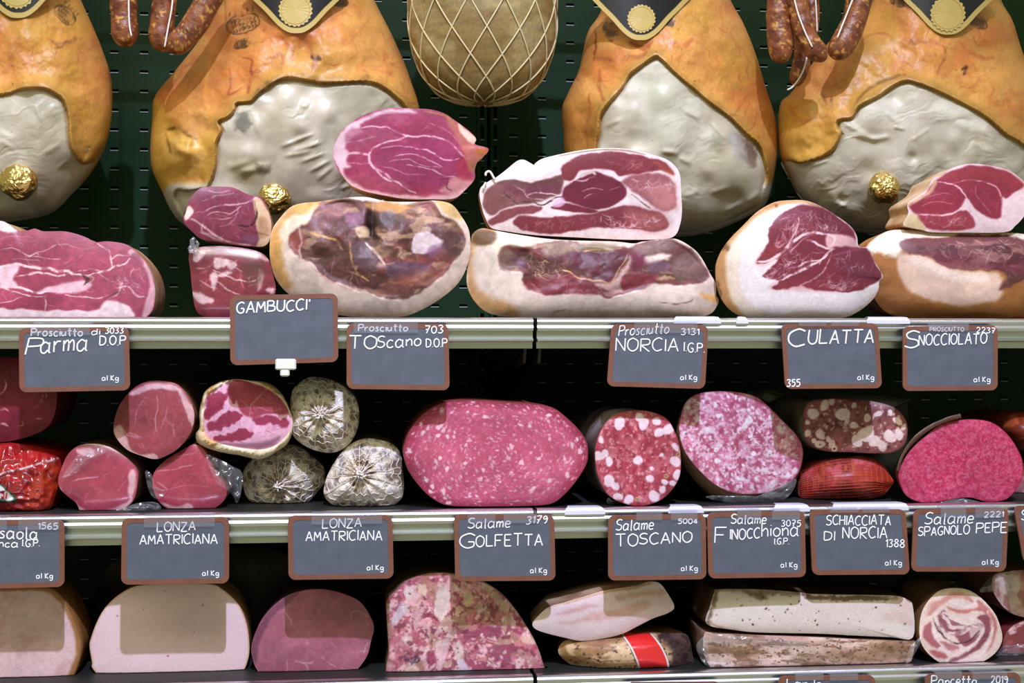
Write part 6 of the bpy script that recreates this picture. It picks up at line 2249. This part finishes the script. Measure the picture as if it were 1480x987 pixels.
# ------------------------------------------------------------------ chalkboard signs
GLY = {
    'A': '0,0 30,100 60,0|12,35 50,35', 'B': '0,0 0,100|~0,100 45,95 45,60 5,53 55,45 55,8 0,0', 'C': '~58,88 35,100 5,75 2,30 25,0 58,12', 'D': '0,0 0,100|~0,100 50,85 58,40 40,8 0,0',
    'E': '50,0 0,0 0,100 50,100|0,52 40,52', 'F': '0,0 0,100 55,100|0,52 42,52', 'G': '~58,86 35,100 5,75 2,30 25,0 52,10 55,40|55,42 32,42', 'H': '0,0 0,100|55,0 55,100|0,50 55,50', 'I': '5,0 5,100', 'K': '0,0 0,100|50,100 0,45 55,0',
    'L': '0,100 0,0 50,2', 'M': '0,0 6,100 32,35 58,100 66,0', 'N': '0,0 0,100 55,0 55,100', 'O': '~30,100 4,78 2,28 28,0 58,22 60,75 30,100', 'P': '0,0 0,100|~0,100 50,96 52,58 0,48', 'R': '0,0 0,100|~0,100 50,96 50,60 2,50|2,50 55,0',
    'S': '~56,90 30,100 5,82 14,56 48,44 54,16 28,0 0,10', 'T': '0,100 62,100|31,100 31,0', 'U': '~0,100 0,25 25,0 52,20 54,100', 'Z': '0,100 55,100 0,0 58,0',
    'a': '~44,54 24,66 2,42 6,8 26,0 44,18|50,64 50,5 60,0', 'b': '0,100 0,0|~0,40 25,62 48,40 40,5 0,6', 'c': '~44,54 22,64 2,40 6,8 28,0 46,10', 'd': '50,100 50,0|~44,52 22,64 2,36 8,4 26,0 44,16', 'e': '~4,34 44,36 38,60 14,62 2,32 14,2 46,8',
    'g': '~44,54 22,64 2,40 10,10 28,8 44,22|~50,64 50,-18 26,-36 2,-24', 'h': '0,100 0,0|~0,36 26,62 42,46 44,0', 'i': '6,62 6,0|5,82 7,86', 'l': '6,100 8,2 18,0', 'm': '0,62 2,0|~2,40 18,62 28,46 28,0|~28,40 46,62 56,46 58,0', 'n': '0,62 2,0|~2,38 24,62 42,46 44,0',
    'o': '~24,62 4,46 4,14 24,0 46,16 46,48 24,62', 'p': '0,62 0,-36|~0,44 24,64 48,42 40,6 0,8', 'r': '0,62 2,0|~2,36 16,58 36,58', 's': '~40,56 20,64 6,50 34,26 30,4 2,6', 't': '18,100 18,6 32,0|0,66 40,66', 'u': '~0,62 0,14 20,0 42,20|44,62 44,6 52,0',
    '0': '~26,100 4,76 4,24 26,0 48,24 48,76 26,100', '1': '0,74 18,100 18,0', '2': '~2,80 22,100 46,82 36,48 2,0|2,0 50,2', '3': '~2,90 26,100 44,80 22,54 46,32 28,2 0,8', '4': '34,0 34,100 0,34 50,34', '5': '46,100 8,100 6,58|~6,58 34,64 46,34 28,2 0,8', '6': '~40,96 10,66 4,20 26,0 46,22 28,50 6,30',
    '7': '0,100 48,100 16,0|8,50 40,50', '8': '~26,54 6,76 26,100 46,76 26,54 2,26 26,0 50,26 26,54', '9': '~44,74 24,98 4,76 20,52 44,74 40,20 24,0', '.': '4,0 8,6', "'": '6,104 4,78', '-': '4,46 40,46',
}


def glyph(ch):
    out = []
    s = GLY[ch]
    for st in s.split('|'):
        sm = st.startswith('~')
        pts = np.array([[float(a) for a in w.split(',')] for w in st.lstrip('~').split()])
        if sm:
            pts = cr(pts, False, 5)
        out.append(pts / 100.0)
    return out


def word_paths(text, x, y, w, h, slant=0.0, seed=1, rise=0.0):
    """strokes of a hand-written word fitted in a box: x, baseline y, width, capital height, in photo pixels"""
    rng = random.Random(seed)
    cur, raw = 0.0, []
    for ch in text:
        if ch == ' ':
            cur += .45
            continue
        g = glyph(ch)
        mx = max(p[:, 0].max() for p in g)
        dy = rng.uniform(-.05, .05)
        sc = rng.uniform(.94, 1.06)
        for p in g:
            q = p.copy()
            q[:, 0] = cur + q[:, 0] * sc
            q[:, 1] = q[:, 1] * sc + dy
            raw.append(q)
        cur += mx * sc + .17
    tot = cur - .17
    out = []
    for q in raw:
        u = q[:, 0] / tot
        out.append(np.stack([x + u * w + slant * h * q[:, 1], y - q[:, 1] * h - rise * u], -1))
    return out


def sign(label, corners, words, kg=None, Y=-.0125, clips=(), holder=False):
    C4 = np.array(corners, float)
    W = P(C4[:, 0], C4[:, 1], Y)

    def uv(u, v):
        u = np.asarray(u)[:, None]
        v = np.asarray(v)[:, None]
        return (W[0] * (1 - u) + W[1] * u) * (1 - v) + (W[3] * (1 - u) + W[2] * u) * v
    base = (W[2] + W[3]) / 2
    th = thing('chalkboard_sign', label, 'sign', base, 'chalkboard price signs')
    wd_ = np.linalg.norm(W[1] - W[0])
    hd_ = np.linalg.norm(W[3] - W[0])

    def rr(inset, rad, n=8):
        pts = []
        for (cx, cy, a0) in ((wd_ - inset - rad, inset + rad, -90), (wd_ - inset - rad, hd_ - inset - rad, 0), (inset + rad, hd_ - inset - rad, 90), (inset + rad, inset + rad, 180)):
            for k in range(n):
                a = math.radians(a0 + 90 * k / (n - 1))
                pts.append((cx + rad * math.cos(a), cy + rad * math.sin(a)))
        p = np.array(pts)
        return uv(p[:, 0] / wd_, p[:, 1] / hd_)
    out, inn = rr(0, .0075), rr(.0052, .0045)
    n = len(out)
    e = np.arange(n)
    f = (e + 1) % n
    off = np.array([0, 1, 0])
    mb = MB()
    V = np.vstack([out, inn, out + off * .0022, inn + off * .0004])
    mb.add(V, np.vstack([np.stack([e, n + e, n + f, f], -1), np.stack([e, f, 2 * n + f, 2 * n + e], -1), np.stack([n + e, 3 * n + e, 3 * n + f, n + f], -1)]))
    mb.make('brown_frame', M['board_edge'], th, base, smooth=False)
    mb = MB()
    Vf, Vb = inn + off * .0004, out + off * .0022
    mb.add(np.vstack([Vf, Vf.mean(0)]), None, [(i, n, (i + 1) % n) for i in range(n)])
    mb.add(np.vstack([Vb, Vb.mean(0)]), None, [(i, (i + 1) % n, n) for i in range(n)])
    mb.make('slate_board', M['slate'], th, base, smooth=False)
    if words:
        mb = MB()
        for k, wrd in enumerate(words):
            t, x, y, w, h = wrd[:5]
            th_ = wrd[5] if len(wrd) > 5 else 1.0
            sl = wrd[6] if len(wrd) > 6 else .05
            rs = wrd[7] if len(wrd) > 7 else 0
            for path in word_paths(t, x, y, w, h, sl, k * 7 + len(t), rs):
                mb.tube(P(path[:, 0], path[:, 1], Y - .0001), .00072 * th_, 6, .35, fine=.0009)
        mb.make('chalk_writing', M['chalk'], th, base)
    if kg:
        mb = MB()
        for t, x, w in (('a', -4.6, 5.2), ('l', 2.8, .5), ('K', 8.4, 4.4), ('g', 14.6, 4.4)):
            for path in word_paths(t, kg[0] + x, kg[1], w, 7.2, 0, 1, 0):
                mb.tube(P(path[:, 0], path[:, 1], Y - .0001), .00052, 6, .35, fine=.0008)
        mb.make('printed_text', M['chalk'], th, base)
    for (x0, x1, y0, y1) in clips:
        mb = MB()
        a, b = P(x0, y1, Y - .0028), P(x1, y0, Y - .0016)
        mb.box((a[0], Y - .0024, a[2]), (b[0], Y - .0012, b[2]))
        b2 = P(x1, y0, Y)
        mb.box((a[0], Y - .0024, b2[2] - .0002), (b[0], Y + .009, b2[2] + .0012))
        mb.make('clear_clip', M['clip'], th, base, smooth=False)
    return th, base


sign('chalkboard sign reading Parma', [(27, 474), (186, 472), (188, 564), (28, 567)],
     [('Prosciutto', 45, 486, 74, 11, 1), ('di', 132, 484, 12, 9, .8), ('3033', 152, 482, 26, 9, .9), ('P', 36, 514, 22, 25, 1.3, .25), ('arma', 58, 510, 68, 25, 1.25, .1, 4), ('D.O.P', 144, 499, 37, 13, 1.05)], (152, 550), clips=[(44, 130, 470, 484)])
sign('chalkboard sign reading Gambucci, clamped higher than the rest', [(332, 427), (488, 424), (489, 523), (333, 528)], [("GAMBUCCI'", 342, 453, 105, 16, 1.25, .05, 5)], None)
sign('chalkboard sign reading Toscano DOP, on the top shelf rail', [(501, 467), (648, 468), (650, 564), (501, 562)],
     [('Prosciutto', 518, 479, 71, 10, 1), ('703', 614, 482, 26, 11, 1), ('TO', 504, 504, 40, 19, 1.2), ('Scano', 545, 503, 63, 17, 1.1, .05, 3), ('D.O.P', 616, 502, 30, 12, 1, 0)], None, clips=[(511, 604, 465, 481)])
sign('chalkboard sign reading Norcia', [(884, 468), (1024, 470), (1019, 562), (877, 558)],
     [('Prosciutto', 894, 486, 72, 15, .9, .15, 4), ('3131', 984, 484, 26, 9, .9), ('NORCIA', 890, 508, 90, 18, 1.1), ('I.G.P.', 988, 508, 30, 13, 1, .05, -2)], (988, 549), clips=[(917, 948, 466, 481), (952, 1008, 466, 481)])
sign('chalkboard sign reading Culatta', [(1129, 468), (1269, 467), (1275, 561), (1135, 562)], [('C', 1139, 500, 24, 24, 1.5), ('ULATTA', 1168, 497, 94, 20, 1.3, .1, 1), ('355', 1137, 559, 19, 10, 1)], (1244, 549), clips=[(1155, 1194, 466, 471), (1202, 1241, 466, 471)])
sign('chalkboard sign reading Snocciolato', [(1305, 472), (1442, 470), (1442, 564), (1305, 565)],
     [('PROSCIUTTO', 1344, 479, 49, 6, .6), ('2237', 1411, 481, 27, 8, .8, .05, -1), ('S', 1307, 504, 20, 26, 1.3, .1), ('NOCCIOLATO', 1328, 499, 98, 16, 1.05, .05, 2)], (1412, 552), clips=[(1342, 1400, 468, 478)])
sign('chalkboard sign reading Bresaola', [(-62, 752), (93, 751), (93, 848), (-62, 852)],
     [('Bresaola', -38, 779, 92, 17, 1.1), ('1565', 55, 765, 28, 9, .9), ('bianca', -28, 791, 54, 10, .9), ('I.G.P.', 32, 790, 25, 10, .9)], (57, 836), clips=[(-30, 10, 748, 766), (26, 86, 748, 766)])
sign('chalkboard sign reading Lonza Amatriciana, in front of the mortadella', [(176, 749), (331, 747), (331, 843), (175, 845)], [('LONZA', 227, 769, 55, 13, .95, .05, 2), ('AMATRICIANA', 202, 787, 112, 14, .95, .02, 1)], (297, 832), clips=[(208, 310, 744, 762)])
sign('chalkboard sign reading Lonza Amatriciana, above the mauve roast', [(416, 745), (567, 744), (569, 836), (417, 838)], [('LONZA', 466, 764, 56, 13, .95, .05, 2), ('AMATRICIANA', 442, 782, 110, 14, .95, .02, 1)], (535, 824), clips=[(450, 552, 741, 758)])
sign('chalkboard sign reading Salame Golfetta', [(656, 743), (801, 744), (803, 839), (658, 840)], [('Salame', 676, 764, 61, 14, 1, .1, 2), ('3179', 760, 758, 30, 11, .95, .2, 2), ('G', 664, 793, 22, 22, 1.15), ('OLFETTA', 688, 790, 96, 17, 1.1, .02, 2)], (771, 828), clips=[(676, 716, 740, 756), (728, 776, 740, 756)])
sign('chalkboard sign reading Salame Toscano', [(879, 745), (1020, 743), (1021, 837), (879, 839)], [('Salame', 890, 767, 54, 15, 1, .1, 2), ('5004', 980, 757, 28, 7, .9), ('TO', 890, 790, 32, 18, 1.1, 0, 1), ('SCANO', 924, 787, 76, 16, 1.1, .02, 3)], (989, 825), clips=[(920, 957, 738, 752), (970, 1008, 738, 752)])
sign('chalkboard sign reading Finocchiona', [(1022, 741), (1163, 738), (1165, 834), (1024, 836)], [('Salame', 1056, 757, 51, 13, 1, .1), ('3075', 1129, 761, 28, 9, .9), ('F', 1033, 786, 16, 24, 1.1), ('INOCC', 1055, 780, 43, 15, 1.05, .02, 2), ('hiona', 1101, 776, 53, 19, 1.05, .02, 1), ('I.G.P.', 1119, 787, 21, 9, .85)], (1133, 820),
     clips=[(1066, 1100, 736, 751), (1116, 1156, 736, 751)])
sign('chalkboard sign reading Schiacciata di Norcia', [(1170, 737), (1309, 736), (1315, 830), (1174, 831)], [('SCHIACCIATA', 1194, 759, 93, 14, 1), ('DI', 1191, 781, 15, 13, 1), ('NORCIA', 1218, 779, 64, 16, 1.05, .02, 1), ('1388', 1280, 791, 27, 11, .95)], (1284, 817), clips=[(1200, 1241, 734, 741), (1247, 1286, 734, 741)])
sign('chalkboard sign reading Salame Spagnolo Pepe', [(1321, 736), (1458, 734), (1454, 826), (1317, 826)], [('Salame', 1336, 758, 70, 16, 1.05, .15, 2), ('2221', 1422, 748, 28, 8, .9, .1, 1), ('SPAGNOLO', 1327, 775, 74, 13, 1, .05, 3), ('PEPE', 1411, 771, 44, 14, 1.05, .05, 2)], (1424, 816), clips=[(1360, 1396, 732, 748), (1410, 1450, 732, 748)])
sign('chalkboard sign cut off by the right edge of view', [(1465, 731), (1600, 731), (1614, 820), (1480, 814)], [('Salame', 1476, 752, 60, 14, 1)], None)
sign('chalkboard sign with no words in view, leftmost low on the bottom rail', [(905, 986), (1042, 985), (1043, 1077), (906, 1079)], [], (1010, 1066), Y=-.014)
sign('chalkboard sign on the bottom rail below the stacked fat slabs', [(1125, 977), (1265, 976), (1267, 1069), (1127, 1071)], [('Lardo', 1137, 996, 50, 14, 1)], (1236, 1058), Y=-.014, clips=[(1150, 1190, 974, 984), (1200, 1240, 974, 984)])
sign('chalkboard sign on the bottom rail below the rolled pancetta', [(1337, 974), (1475, 972), (1477, 1064), (1339, 1066)], [('Pancetta', 1346, 991, 66, 14, 1), ('2019', 1432, 988, 24, 11, 1)], (1446, 1052), Y=-.014, clips=[(1352, 1390, 971, 982), (1406, 1455, 971, 982)])

# white plastic clamp under the higher sign
mb = MB()
a, b = P(398, 540, -.012), P(428, 524, -.012)
mb.box((a[0], -.014, a[2] + .004), (b[0], -.004, b[2] + .004))
mb.box((a[0] + .005, -.013, a[2] - .003), (b[0] - .007, -.005, a[2] + .005))
o = mb.make('sign_clamp', smat('white_plastic', (226, 226, 214), rough=.4), None, tuple((a + b) / 2), smooth=False)
o.modifiers.new('bevel', 'BEVEL').width = .0015
tag(o, 'small white plastic clamp under the sign reading Gambucci', 'clamp')

# pale plastic clips hooked over the steel lips, holding the signs
M['hook'] = smat('pale_clear_plastic', (206, 203, 216), rough=.22, spec=.6)
for lab, lv_, xa, xb in (('long pale plastic clip on the top lip, above the Norcia sign', 0, 972, 1040), ('pale plastic clip on the top lip at the left of the Culatta sign', 0, 1062, 1079),
                         ('pale plastic clip on the top lip between the Culatta and Snocciolato signs', 0, 1250, 1312), ('pale plastic clip on the middle lip between the Golfetta and Toscano signs', 1, 815, 873),
                         ('pale plastic clip on the middle lip above the Salame Toscano sign', 1, 964, 1015), ('long pale plastic clip on the middle lip above the Finocchiona sign', 1, 1116, 1168),
                         ('pale plastic clip on the middle lip above the Schiacciata sign', 1, 1200, 1310)):
    z0 = SHELF_Z[lv_]
    x0, x1 = float(P(xa, 480, 0)[0]), float(P(xb, 480, 0)[0])
    prof = [(.016, z0 + .0006, .75), (.004, z0 + .0012, .8), (-.003, z0 + .0004, .9), (-.0056, z0 - .003, 1.0), (-.0062, z0 - .0068, 1.0)]
    V, nP = [], len(prof)
    xm, hw = (x0 + x1) / 2, (x1 - x0) / 2
    for thk in (0, .0008):
        for (yy, zz, k) in prof:
            for s_ in (-1, 1):
                V.append((xm + s_ * (hw - .006 * (1 - k) * 4), yy - thk, zz + thk * .8))
    Q = []
    for i in range(nP - 1):
        a = 2 * i
        Q.append((a, a + 2, a + 3, a + 1))
        b = 2 * nP + a
        Q.append((b, b + 1, b + 3, b + 2))
        Q.append((a, b, b + 2, a + 2))
        Q.append((a + 1, a + 3, b + 3, b + 1))
    Q.append((0, 1, 2 * nP + 1, 2 * nP))
    e = 2 * (nP - 1)
    Q.append((e, 2 * nP + e, 2 * nP + e + 1, e + 1))
    o = build('sign_clip', V, np.array(Q), None, M['hook'], None, (xm, 0, z0), smooth=False)
    tag(o, lab, 'clip', 'plastic sign clips on the shelf lips')
